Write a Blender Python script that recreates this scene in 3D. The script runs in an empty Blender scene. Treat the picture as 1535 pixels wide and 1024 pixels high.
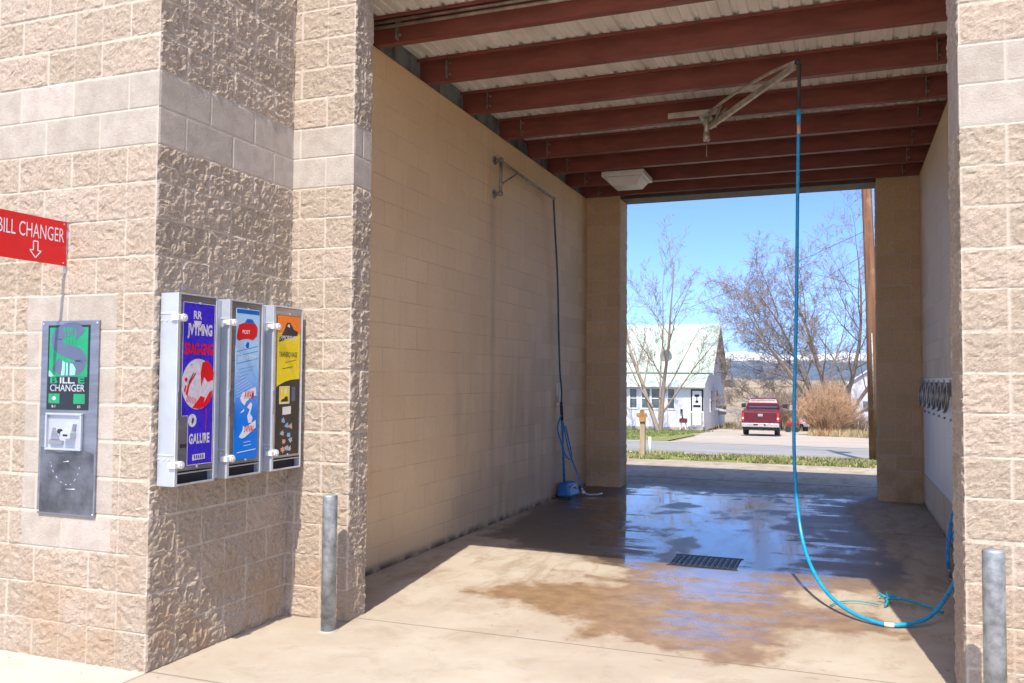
import bpy, math, random
import numpy as np
from mathutils import Vector, Matrix

S = bpy.context.scene
COL = S.collection
R = math.radians

# ------------------------------------------------------------------ camera
cam_d = bpy.data.cameras.new('camera')
cam = bpy.data.objects.new('camera', cam_d)
COL.objects.link(cam)
cam_d.sensor_width = 36.0
cam_d.lens = 30.39
cam_d.shift_y = 0.0013
cam_d.clip_start = 0.05
cam_d.clip_end = 30000
_p, _y, _r = 0.0413, 0.3632, -0.0077
Fw = Vector((-math.sin(_y)*math.cos(_p), math.cos(_y)*math.cos(_p), math.sin(_p)))
Rt = Vector((math.cos(_y), math.sin(_y), 0))
Up = Rt.cross(Fw)
R2 = math.cos(_r)*Rt - math.sin(_r)*Up
U2 = math.sin(_r)*Rt + math.cos(_r)*Up
M = Matrix((R2, U2, -Fw)).transposed().to_4x4()
M.translation = Vector((0, 0, 1.579))
cam.matrix_world = M
S.camera = cam

# ------------------------------------------------------------------ light
SUN = Vector((0.125, -1.0, 1.53)).normalized()      # direction towards the sun
sun_d = bpy.data.lights.new('sun', 'SUN')
sun_d.energy = 2.1
sun_d.angle = R(0.5)
sun_d.color = (1.0, 0.93, 0.83)
sun = bpy.data.objects.new('sun', sun_d)
COL.objects.link(sun)
sun.rotation_euler = SUN.to_track_quat('Z', 'Y').to_euler()
sun.location = SUN*60

world = bpy.data.worlds.new('World')
S.world = world
world.use_nodes = True
wn = world.node_tree
wn.nodes.clear()
sky = wn.nodes.new('ShaderNodeTexSky')
sky.sky_type = 'NISHITA'
sky.sun_disc = False
sky.sun_elevation = math.asin(SUN.z)
sky.sun_rotation = math.atan2(SUN.x, SUN.y)
sky.altitude = 2500
sky.air_density = 0.5
sky.dust_density = 9.5
sky.ozone_density = 8.0
bg = wn.nodes.new('ShaderNodeBackground')
bg.inputs['Strength'].default_value = 0.14
wo = wn.nodes.new('ShaderNodeOutputWorld')
wn.links.new(sky.outputs[0], bg.inputs[0])
wn.links.new(bg.outputs[0], wo.inputs[0])

S.view_settings.view_transform = 'Standard'
S.view_settings.look = 'None'
S.view_settings.exposure = 1.65
S.view_settings.gamma = 1.0
S.cycles.max_bounces = 14
S.cycles.diffuse_bounces = 10
S.cycles.glossy_bounces = 4
S.cycles.sample_clamp_indirect = 8

# ------------------------------------------------------------------ helpers: tagging
def tag(o, label=None, cat=None, group=None, kind=None):
    if label: o['label'] = label
    if cat: o['category'] = cat
    if group: o['group'] = group
    if kind: o['kind'] = kind
    return o

def thing(name, loc, label, cat, group=None):
    o = bpy.data.objects.new(name, None)
    o.empty_display_size = 0.2
    COL.objects.link(o)
    o.location = loc
    return tag(o, label, cat, group)

def wloc(o):
    v = Vector((0, 0, 0))
    while o is not None:
        v = v + o.location
        o = o.parent
    return v

# ------------------------------------------------------------------ helpers: materials
class NT:
    def __init__(s, name):
        s.m = bpy.data.materials.new(name)
        s.m.use_nodes = True
        s.t = s.m.node_tree
        s.t.nodes.clear()
        s.out = s.t.nodes.new('ShaderNodeOutputMaterial')
        s.b = s.t.nodes.new('ShaderNodeBsdfPrincipled')
        s.t.links.new(s.b.outputs[0], s.out.inputs[0])
        s._co = None
    def node(s, typ, **kw):
        n = s.t.nodes.new(typ)
        for k, v in kw.items(): setattr(n, k, v)
        return n
    def set(s, sock, v):
        if isinstance(v, bpy.types.NodeSocket): s.t.links.new(v, sock)
        elif isinstance(v, (tuple, list)) and len(v) == 3 and sock.type == 'RGBA': sock.default_value = (*v, 1)
        else: sock.default_value = v
    def co(s):
        if s._co is None:
            g = s.node('ShaderNodeNewGeometry')
            s._co = g.outputs['Position']
        return s._co
    def obj(s):
        return s.node('ShaderNodeTexCoord').outputs['Object']
    def math(s, op, a, b=0.0, c=0.0, clamp=False):
        n = s.node('ShaderNodeMath', operation=op, use_clamp=clamp)
        s.set(n.inputs[0], a); s.set(n.inputs[1], b); s.set(n.inputs[2], c)
        return n.outputs[0]
    def sep(s, v):
        n = s.node('ShaderNodeSeparateXYZ'); s.set(n.inputs[0], v); return n.outputs
    def comb(s, x, y, z):
        n = s.node('ShaderNodeCombineXYZ')
        for i, v in enumerate((x, y, z)): s.set(n.inputs[i], v)
        return n.outputs[0]
    def mapping(s, v, scale=(1, 1, 1), rot=(0, 0, 0)):
        n = s.node('ShaderNodeMapping'); s.set(n.inputs[0], v)
        n.inputs['Scale'].default_value = scale; n.inputs['Rotation'].default_value = rot
        return n.outputs[0]
    def noise(s, v, scale, detail=4, rough=0.55, dist=0.0):
        n = s.node('ShaderNodeTexNoise'); s.set(n.inputs['Vector'], v)
        n.inputs['Scale'].default_value = scale; n.inputs['Detail'].default_value = detail
        n.inputs['Roughness'].default_value = rough; n.inputs['Distortion'].default_value = dist
        return n.outputs['Fac']
    def ramp(s, v, lo, hi, a=0.0, b=1.0):
        n = s.node('ShaderNodeMapRange', interpolation_type='SMOOTHSTEP'); s.set(n.inputs[0], v)
        for i, x in enumerate((lo, hi, a, b)): s.set(n.inputs[1+i], x)
        return n.outputs[0]
    def mix(s, f, a, b, mode='MIX'):
        n = s.node('ShaderNodeMix', data_type='RGBA', blend_type=mode)
        s.set(n.inputs[0], f); s.set(n.inputs[6], a); s.set(n.inputs[7], b)
        return n.outputs[2]
    def attr(s, name):
        n = s.node('ShaderNodeAttribute'); n.attribute_name = name; return n.outputs['Fac']
    def bump(s, h, strength=0.5, dist=0.01):
        n = s.node('ShaderNodeBump'); n.inputs['Strength'].default_value = strength
        n.inputs['Distance'].default_value = dist; s.set(n.inputs['Height'], h)
        s.t.links.new(n.outputs[0], s.b.inputs['Normal'])
        return n
    def P(s, **kw):
        names = dict(col='Base Color', rough='Roughness', metal='Metallic', spec='Specular IOR Level', coat='Coat Weight', alpha='Alpha', ior='IOR', trans='Transmission Weight')
        for k, v in kw.items(): s.set(s.b.inputs[names[k]], v)
        return s

def mat(name, col, rough=0.6, metal=0.0, var=0.12, vs=6.0, bump=0.0, bs=60.0, spec=0.5, coat=0.0, stretch=(1, 1, 1), dist=0.003):
    n = NT(name)
    co = n.mapping(n.obj(), stretch)
    f = n.noise(co, vs, 5, 0.6)
    lo = tuple(max(0, c*(1-var*1.6)) for c in col); hi = tuple(min(1, c*(1+var)) for c in col)
    c = n.mix(n.ramp(f, 0.3, 0.7), lo, hi)
    n.P(col=c, rough=n.ramp(n.noise(co, vs*2.3, 3), 0.25, 0.75, max(0.02, rough-0.08), min(1, rough+0.08)), metal=metal, spec=spec, coat=coat)
    if bump: n.bump(n.noise(co, bs, 4, 0.6), bump, dist)
    return n.m

MT = {}
MT['sheet_steel'] = mat('stainless sheet', (0.42, 0.43, 0.46), 0.34, 0.9, 0.10, 3, 0.05, 90, stretch=(1, 1, 9))
MT['worn_steel'] = mat('worn steel', (0.17, 0.18, 0.20), 0.42, 0.75, 0.35, 5, 0.15, 30)
MT['alu'] = mat('aluminium box', (0.50, 0.53, 0.57), 0.48, 0.45, 0.06, 5, 0.03, 60)
MT['alu_edge'] = mat('aluminium edge', (0.68, 0.70, 0.72), 0.38, 0.5, 0.06, 8)
MT['galv'] = mat('galvanised pipe', (0.38, 0.41, 0.42), 0.52, 0.5, 0.28, 14, 0.12, 60)
MT['galv_old'] = mat('weathered pipe', (0.33, 0.30, 0.26), 0.5, 0.6, 0.25, 12, 0.1, 60)
MT['boom'] = mat('pale boom steel', (0.50, 0.45, 0.37), 0.45, 0.45, 0.2, 7, 0.08, 40)
MT['dark_hole'] = mat('dark opening', (0.02, 0.02, 0.022), 0.7, 0, 0.1)
MT['black_rubber'] = mat('black rubber', (0.03, 0.032, 0.035), 0.5, 0, 0.2)
MT['hose_blue'] = mat('blue hose', (0.02, 0.22, 0.55), 0.30, 0, 0.12, 12)
MT['hose_bright'] = mat('bright blue hose', (0.01, 0.33, 0.62), 0.30, 0, 0.12, 12)  # brighter blue of the long pressure hose
MT['hose_dull'] = mat('dull blue hose', (0.035, 0.085, 0.12), 0.45, 0, 0.2, 12)
MT['foam_blue'] = mat('blue brush body', (0.02, 0.17, 0.48), 0.35, 0, 0.1)
MT['red_oxide'] = mat('red oxide primer', (0.20, 0.056, 0.038), 0.5, 0, 0.13, 3, 0.05, 40, stretch=(1, 4, 4))
MT['sign_red'] = mat('red sign enamel', (0.70, 0.008, 0.012), 0.35, 0, 0.04, 8)
MT['white_ink'] = mat('white ink', (0.80, 0.80, 0.80), 0.45, 0, 0.04)
MT['grey_ink'] = mat('grey ink', (0.09, 0.11, 0.18), 0.4, 0, 0.06)
MT['silver_ink'] = mat('silver ink', (0.45, 0.47, 0.50), 0.4, 0, 0.06)
MT['black_ink'] = mat('black ink', (0.012, 0.016, 0.022), 0.35, 0, 0.1)
MT['green_ink'] = mat('green ink', (0.008, 0.27, 0.11), 0.35, 0, 0.08, 14)
MT['mint_ink'] = mat('mint ink', (0.25, 0.75, 0.45), 0.35, 0, 0.05)
MT['decal_indigo'] = mat('indigo decal', (0.045, 0.020, 0.52), 0.3, 0, 0.05, 10)
MT['decal_yellow'] = mat('yellow decal', (0.82, 0.62, 0.0), 0.3, 0, 0.04)
MT['decal_orange'] = mat('orange decal', (0.85, 0.20, 0.01), 0.3, 0, 0.06)
MT['decal_dark'] = mat('charcoal decal', (0.025, 0.020, 0.017), 0.35, 0, 0.1)
MT['ink_red'] = mat('red ink', (0.72, 0.006, 0.012), 0.35, 0, 0.06)
MT['ink_pink'] = mat('pale grey pink ink', (0.66, 0.60, 0.64), 0.4, 0, 0.1, 40)
MT['ink_blue'] = mat('deep blue ink', (0.0, 0.12, 0.50), 0.35, 0, 0.05)
MT['ink_navy'] = mat('navy ink', (0.02, 0.05, 0.16), 0.35, 0, 0.05)
MT['ink_skyblue'] = mat('sky blue ink', (0.22, 0.42, 0.62), 0.35, 0, 0.1)
MT['ink_peach'] = mat('peach ink', (0.72, 0.36, 0.24), 0.4, 0, 0.1)
MT['plastic_white'] = mat('white plastic', (0.72, 0.70, 0.66), 0.4, 0, 0.05)
MT['board'] = mat('pale washdown board', (0.80, 0.82, 0.86), 0.38, 0, 0.06, 2.5, 0.02, 20, stretch=(3, 3, 0.6))
MT['zinc_clip'] = mat('tarnished clip', (0.34, 0.31, 0.27), 0.35, 0.6, 0.2)
MT['concrete_grey'] = mat('grey concrete', (0.36, 0.34, 0.31), 0.85, 0, 0.1, 5, 0.2, 70)

def decal_gradient():
    n = NT('blue gradient decal')
    z = n.sep(n.co())[2]
    f = n.ramp(z, 1.30, 1.78)
    lo, hi = (0.0, 0.20, 0.78), (0.42, 0.66, 0.86)
    n.P(col=n.mix(f, lo, hi), rough=0.3)
    return n.m
MT['decal_sky'] = decal_gradient()

# masonry -------------------------------------------------------------
def masonry_mat(name='split face block', k=(1, 1, 1)):
    n = NT(name)
    co = n.co()
    kind, mort, tint = n.attr('kind'), n.attr('mort'), n.attr('tint')
    f1 = n.noise(co, 9, 6, 0.7); f2 = n.noise(co, 70, 5, 0.7)
    f3 = n.noise(co, 230, 2, 0.6)
    c = n.mix(n.ramp(f2, 0.3, 0.72), (0.325, 0.25, 0.182), (0.49, 0.41, 0.322))
    c = n.mix(n.ramp(f1, 0.35, 0.7, 0, 0.5), c, (0.46, 0.36, 0.265))
    c = n.mix(n.ramp(f3, 0.60, 0.72, 0, 0.5), c, (0.20, 0.14, 0.095))
    dash = n.noise(n.mapping(co, (38, 38, 95), (0.25, 0.3, 0)), 1.0, 3, 0.55, 0.6)
    c = n.mix(n.ramp(dash, 0.64, 0.73, 0, 0.5), c, (0.19, 0.135, 0.09))  # dark dashes paint in the shaded undersides of the split relief
    c = n.mix(n.ramp(dash, 0.36, 0.26, 0, 0.35), c, (0.60, 0.53, 0.44))
    cs = n.mix(n.ramp(f1, 0.3, 0.7), (0.40, 0.34, 0.28), (0.50, 0.44, 0.37))
    cs = n.mix(n.ramp(f3, 0.3, 0.75, 0, 0.22), cs, (0.36, 0.29, 0.23))
    c = n.mix(kind, c, cs)
    t = n.math('MULTIPLY_ADD', tint, 0.10, 1.0)
    tm = n.comb(t, n.math('MULTIPLY_ADD', tint, 0.095, 1.0), n.math('MULTIPLY_ADD', tint, 0.12, 1.0))
    c = n.mix(1.0, c, tm, 'MULTIPLY')
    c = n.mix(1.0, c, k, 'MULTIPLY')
    c = n.mix(mort, c, n.mix(f2, (0.50, 0.42, 0.33), (0.64, 0.56, 0.46)))
    z = n.sep(co)[2]
    low = n.math('MULTIPLY', n.ramp(z, 0.9, 0.0), n.ramp(n.noise(co, 3.5, 4), 0.38, 0.62, 0, 0.6))
    c = n.mix(low, c, (0.40, 0.262, 0.155))
    n.P(col=c, rough=0.92, spec=0.2)
    n.bump(n.math('ADD', n.math('MULTIPLY', f3, 0.8), f2), 0.8, 0.005)
    return n.m
MT['masonry'] = masonry_mat()
MT['masonry_lifted'] = masonry_mat('lightened split face block', (1.5, 1.32, 1.05))  # brightened copy, fill light on the shaded rear pillars painted into its colour

def paint_wall_mat(name, c1, c2, wash, zone=True):
    n = NT(name)
    co = n.co()
    x, y, z = n.sep(co)[:3]
    v = n.comb(y, z, 0.0)
    br = n.node('ShaderNodeTexBrick'); n.set(br.inputs['Vector'], v)
    br.offset = 0.5
    br.inputs['Scale'].default_value = 1.0
    br.inputs['Brick Width'].default_value = 0.4064
    br.inputs['Row Height'].default_value = 0.2032
    br.inputs['Mortar Size'].default_value = 0.0042
    br.inputs['Mortar Smooth'].default_value = 0.6
    br.inputs['Bias'].default_value = 0.0
    n.set(br.inputs['Color1'], (0, 0, 0)); n.set(br.inputs['Color2'], (1, 1, 1)); n.set(br.inputs['Mortar'], (0.5, 0.5, 0.5))
    per = n.sep(br.outputs['Color'])[0]
    streak = n.noise(n.mapping(co, (5.5, 5.5, 0.55)), 1.0, 6, 0.65)
    broad = n.noise(co, 0.9, 4, 0.6)
    fine = n.noise(co, 24, 5, 0.65)
    c = n.mix(n.ramp(broad, 0.3, 0.7), c1, c2)
    # washed grey courses lower on the wall, deeper in the bay
    e = n.math('ADD', n.math('MULTIPLY', y, 0.75), n.math('MULTIPLY', z, -1.0))
    e = n.math('ADD', e, n.math('MULTIPLY', n.math('SUBTRACT', broad, 0.5), 3.0))
    w = n.ramp(e, 4.8, 6.4, 0.0, 0.65)
    c = n.mix(w, c, n.mix(n.ramp(per, 0.2, 0.8), wash, tuple(k*0.84 for k in wash)))
    c = n.mix(n.ramp(streak, 0.52, 0.76, 0, 0.32), c, tuple(k*0.6 for k in c1))
    s2 = n.noise(n.mapping(co, (2.1, 2.1, 0.35)), 1.0, 6, 0.7, 0.3)
    zone_ = n.math('MULTIPLY', n.ramp(z, 2.4, 1.0), n.ramp(n.math('ABSOLUTE', n.math('SUBTRACT', y, 9.3)), 2.4, 0.6))
    c = n.mix(n.math('MULTIPLY', zone_, n.ramp(s2, 0.48, 0.64, 0, 0.42)), c, tuple(k*0.5 for k in c1))
    c = n.mix(n.ramp(z, 0.75, 0.0, 0, 0.35), c, tuple(k*0.5 for k in wash))
    c = n.mix(n.ramp(fine, 0.45, 0.8, 0, 0.20), c, tuple(k*0.6 for k in c1))
    c = n.mix(n.ramp(per, 0.0, 1.0, 0.0, 0.12), c, tuple(k*0.7 for k in c1))
    # drips below the bracket, dirt line at the foot of the wall
    d = n.math('ABSOLUTE', n.math('SUBTRACT', y, n.math('MULTIPLY_ADD', n.noise(co, 2.2), 0.12, 8.66)))
    drip = n.math('MULTIPLY', n.ramp(d, 0.13, 0.0), n.ramp(z, 3.75, 3.45))
    drip = n.math('MULTIPLY', drip, n.ramp(streak, 0.35, 0.6, 0.05, 0.35))
    if zone: c = n.mix(drip, c, tuple(k*0.42 for k in c1))
    foot = n.math('MULTIPLY', n.ramp(z, 0.09, 0.0), n.ramp(n.noise(co, 6, 4), 0.3, 0.6, 0.2, 1.0))
    c = n.mix(foot, c, (0.075, 0.055, 0.04))
    jm = n.math('MULTIPLY', br.outputs['Fac'], n.ramp(n.noise(co, 1.7, 3), 0.35, 0.65, 0.05, 0.5))
    c = n.mix(jm, c, tuple(k*0.45 for k in c1))
    n.P(col=c, rough=0.62, spec=0.3)
    n.bump(n.math('ADD', n.math('MULTIPLY', br.outputs['Fac'], -1.0), n.math('MULTIPLY', fine, 0.35)), 0.4, 0.004)
    return n.m
MT['paint_left'] = paint_wall_mat('painted block', (0.77, 0.555, 0.325), (0.83, 0.63, 0.385), (0.68, 0.53, 0.375))
MT['paint_right'] = paint_wall_mat('painted block streaked', (0.80, 0.62, 0.42), (0.84, 0.68, 0.48), (0.80, 0.66, 0.50), False)

# ------------------------------------------------------------------ helpers: meshes
class MB:
    def __init__(s): s.v = []; s.f = []; s.sm = []
    def add(s, vs, fs, smooth=False):
        o = len(s.v)
        s.v.extend([tuple(v) for v in vs])
        s.f.extend([tuple(i+o for i in f) for f in fs])
        s.sm.extend([smooth]*len(fs))
        return s
    def box(s, x0, x1, y0, y1, z0, z1):
        return s.hexa([(x0, y0, z0), (x1, y0, z0), (x1, y1, z0), (x0, y1, z0), (x0, y0, z1), (x1, y0, z1), (x1, y1, z1), (x0, y1, z1)])
    def hexa(s, v):
        return s.add(v, [(0, 3, 2, 1), (4, 5, 6, 7), (0, 1, 5, 4), (1, 2, 6, 5), (2, 3, 7, 6), (3, 0, 4, 7)])
    def obox(s, c, size, rx, ry, rz):
        c = Vector(c); a, b, d = Vector(rx)*size[0]/2, Vector(ry)*size[1]/2, Vector(rz)*size[2]/2
        return s.hexa([c-a-b-d, c+a-b-d, c+a+b-d, c-a+b-d, c-a-b+d, c+a-b+d, c+a+b+d, c-a+b+d])
    def bar(s, p, q, w, h):
        p, q = Vector(p), Vector(q); d = (q-p); L = d.length; d.normalize()
        up = Vector((0, 0, 1)) if abs(d.z) < 0.95 else Vector((0, 1, 0))
        side = d.cross(up).normalized(); u = side.cross(d)
        return s.obox((p+q)/2, (L, w, h), d, side, u)
    def prism(s, poly, fr, d0, d1):
        # poly: list of (u, v); fr: (origin, right, up, normal)
        o, r, u, n = [Vector(k) for k in fr]
        k = len(poly)
        lo = [o+r*a+u*b+n*d0 for a, b in poly]; hi = [o+r*a+u*b+n*d1 for a, b in poly]
        fs = [tuple(range(k))[::-1], tuple(range(k, 2*k))]
        fs += [(i, (i+1) % k, (i+1) % k+k, i+k) for i in range(k)]
        return s.add(lo+hi, fs)
    def tube(s, pts, r, n=8, cap=True, smooth=True):
        pts = [Vector(p) for p in pts]
        rs = r if isinstance(r, (list, tuple)) else [r]*len(pts)
        t0 = (pts[1]-pts[0]).normalized()
        ref = Vector((0, 0, 1)) if abs(t0.z) < 0.9 else Vector((1, 0, 0))
        a = t0.cross(ref).normalized()
        vs = []
        for i, p in enumerate(pts):
            if i == 0: t = pts[1]-pts[0]
            elif i == len(pts)-1: t = pts[-1]-pts[-2]
            else: t = pts[i+1]-pts[i-1]
            t.normalize()
            a = (a - t*a.dot(t))
            if a.length < 1e-5: a = t.orthogonal()
            a.normalize(); b = t.cross(a)
            for k in range(n):
                an = 2*math.pi*k/n
                vs.append(p+(a*math.cos(an)+b*math.sin(an))*rs[i])
        fs = []
        for i in range(len(pts)-1):
            for k in range(n):
                k2 = (k+1) % n
                fs.append((i*n+k, i*n+k2, (i+1)*n+k2, (i+1)*n+k))
        s.add(vs, fs, smooth)
        if cap:
            o = len(s.v)-len(vs)
            s.f.append(tuple(o+k for k in range(n))[::-1]); s.sm.append(False)
            s.f.append(tuple(o+(len(pts)-1)*n+k for k in range(n))); s.sm.append(False)
        return s
    def ball(s, c, r, n=12, sc=(1, 1, 1)):
        c = Vector(c); vs = []; fs = []
        m = n//2
        for i in range(m+1):
            th = math.pi*i/m
            for k in range(n):
                ph = 2*math.pi*k/n
                vs.append(c+Vector((math.sin(th)*math.cos(ph)*r*sc[0], math.sin(th)*math.sin(ph)*r*sc[1], math.cos(th)*r*sc[2])))
        for i in range(m):
            for k in range(n):
                fs.append((i*n+k, (i+1)*n+k, (i+1)*n+(k+1) % n, i*n+(k+1) % n))
        return s.add(vs, fs, True)
    def build(s, name, m, parent=None, bevel=0.0, origin=None, **kw):
        v = np.array(s.v, float)
        if parent is not None: off = np.array(wloc(parent))
        elif origin is not None: off = np.array(origin, float)
        else:
            off = np.array([(v[:, 0].min()+v[:, 0].max())/2, (v[:, 1].min()+v[:, 1].max())/2, v[:, 2].min()])
        me = bpy.data.meshes.new(name)
        me.from_pydata((v-off).tolist(), [], s.f)
        me.polygons.foreach_set('use_smooth', s.sm)
        me.materials.append(MT[m] if isinstance(m, str) else m)
        me.update()
        o = bpy.data.objects.new(name, me)
        COL.objects.link(o)
        if parent is not None: o.parent = parent
        else: o.location = off
        if bevel:
            b = o.modifiers.new('bevel', 'BEVEL'); b.width = bevel; b.segments = 2; b.limit_method = 'ANGLE'
        if kw: tag(o, **kw)
        return o

def spline(pts, sub=8):
    P = [Vector(p) for p in pts]; out = []
    for i in range(len(P)-1):
        p0 = P[max(i-1, 0)]; p1 = P[i]; p2 = P[i+1]; p3 = P[min(i+2, len(P)-1)]
        for k in range(sub):
            t = k/sub
            out.append(0.5*((2*p1)+(-p0+p2)*t+(2*p0-5*p1+4*p2-p3)*t*t+(-p0+3*p1-3*p2+p3)*t**3))
    out.append(P[-1])
    return out

def text(mb, string, fr, u0, v0, w, h, d=0.0006, bold=0.0, shear=0.0):
    cu = bpy.data.curves.new('t', 'FONT'); cu.body = string; cu.resolution_u = 3; cu.offset = bold; cu.shear = shear
    ob = bpy.data.objects.new('t', cu); COL.objects.link(ob)
    bpy.context.view_layer.update()
    me = bpy.data.meshes.new_from_object(ob.evaluated_get(bpy.context.evaluated_depsgraph_get()))
    vs = np.array([v.co[:] for v in me.vertices]); fs = [tuple(p.vertices) for p in me.polygons]
    COL.objects.unlink(ob); bpy.data.objects.remove(ob); bpy.data.curves.remove(cu); bpy.data.meshes.remove(me)
    mn, mx = vs.min(0), vs.max(0)
    u = u0+(vs[:, 0]-mn[0])/(mx[0]-mn[0])*w; v = v0+(vs[:, 1]-mn[1])/(mx[1]-mn[1])*h
    o, r, up, n = [Vector(k) for k in fr]
    mb.add([o+r*float(a)+up*float(b)+n*d for a, b in zip(u, v)], fs)
    return mb

def rrect(u0, v0, u1, v1, r, k=4):
    out = []
    for cx, cy, a0 in ((u1-r, v1-r, 0), (u0+r, v1-r, 90), (u0+r, v0+r, 180), (u1-r, v0+r, 270)):
        for i in range(k+1):
            a = R(a0+90*i/k); out.append((cx+r*math.cos(a), cy+r*math.sin(a)))
    return out
def circ(cx, cy, r, n=28, sy=1.0): return [(cx+r*math.cos(2*math.pi*i/n), cy+r*sy*math.sin(2*math.pi*i/n)) for i in range(n)]

# numpy noise ---------------------------------------------------------
def vnoise(x, y, seed=0):
    xi, yi = np.floor(x).astype(np.int64), np.floor(y).astype(np.int64)
    xf, yf = x-xi, y-yi
    u, v = xf*xf*(3-2*xf), yf*yf*(3-2*yf)
    def h(a, b):
        n = (a*374761393+b*668265263+seed*1442695041) & 0xffffffff
        n = ((n ^ (n >> 13))*1274126177) & 0xffffffff
        return ((n ^ (n >> 16)) & 0xffff)/65535.0
    return (h(xi, yi)*(1-u)+h(xi+1, yi)*u)*(1-v)+(h(xi, yi+1)*(1-u)+h(xi+1, yi+1)*u)*v
def fbm(x, y, seed=0, o=4, g=0.5):
    s = 0; a = 1; t = 0
    for i in range(o):
        s = s+a*vnoise(x*2**i, y*2**i, seed+i*17); t += a; a *= g
    return s/t
def sstep(a, b, x):
    t = np.clip((x-a)/(b-a), 0, 1); return t*t*(3-2*t)

def grid_object(name, P, m, attrs=None, parent=None, smooth=False, closed=False):
    # P: (ni, nj, 3) array
    ni, nj = P.shape[:2]
    idx = np.arange(ni*nj).reshape(ni, nj)
    q = np.stack([idx[:-1, :-1], idx[1:, :-1], idx[1:, 1:], idx[:-1, 1:]], -1).reshape(-1, 4)
    me = bpy.data.meshes.new(name)
    off = np.array(wloc(parent)) if parent is not None else np.zeros(3)
    me.vertices.add(ni*nj); me.vertices.foreach_set('co', (P-off).reshape(-1).astype(np.float32))
    me.loops.add(q.size); me.loops.foreach_set('vertex_index', q.reshape(-1).astype(np.int32))
    me.polygons.add(len(q)); me.polygons.foreach_set('loop_start', (np.arange(len(q))*4).astype(np.int32))
    me.polygons.foreach_set('loop_total', np.full(len(q), 4, np.int32))
    me.update(calc_edges=True)
    me.polygons.foreach_set('use_smooth', [smooth]*len(q))
    for k, a in (attrs or {}).items():
        at = me.attributes.new(k, 'FLOAT', 'POINT'); at.data.foreach_set('value', a.reshape(-1).astype(np.float32))
    me.materials.append(MT[m] if isinstance(m, str) else m)
    me.validate()
    o = bpy.data.objects.new(name, me); COL.objects.link(o)
    if parent is not None: o.parent = parent
    return o

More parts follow.
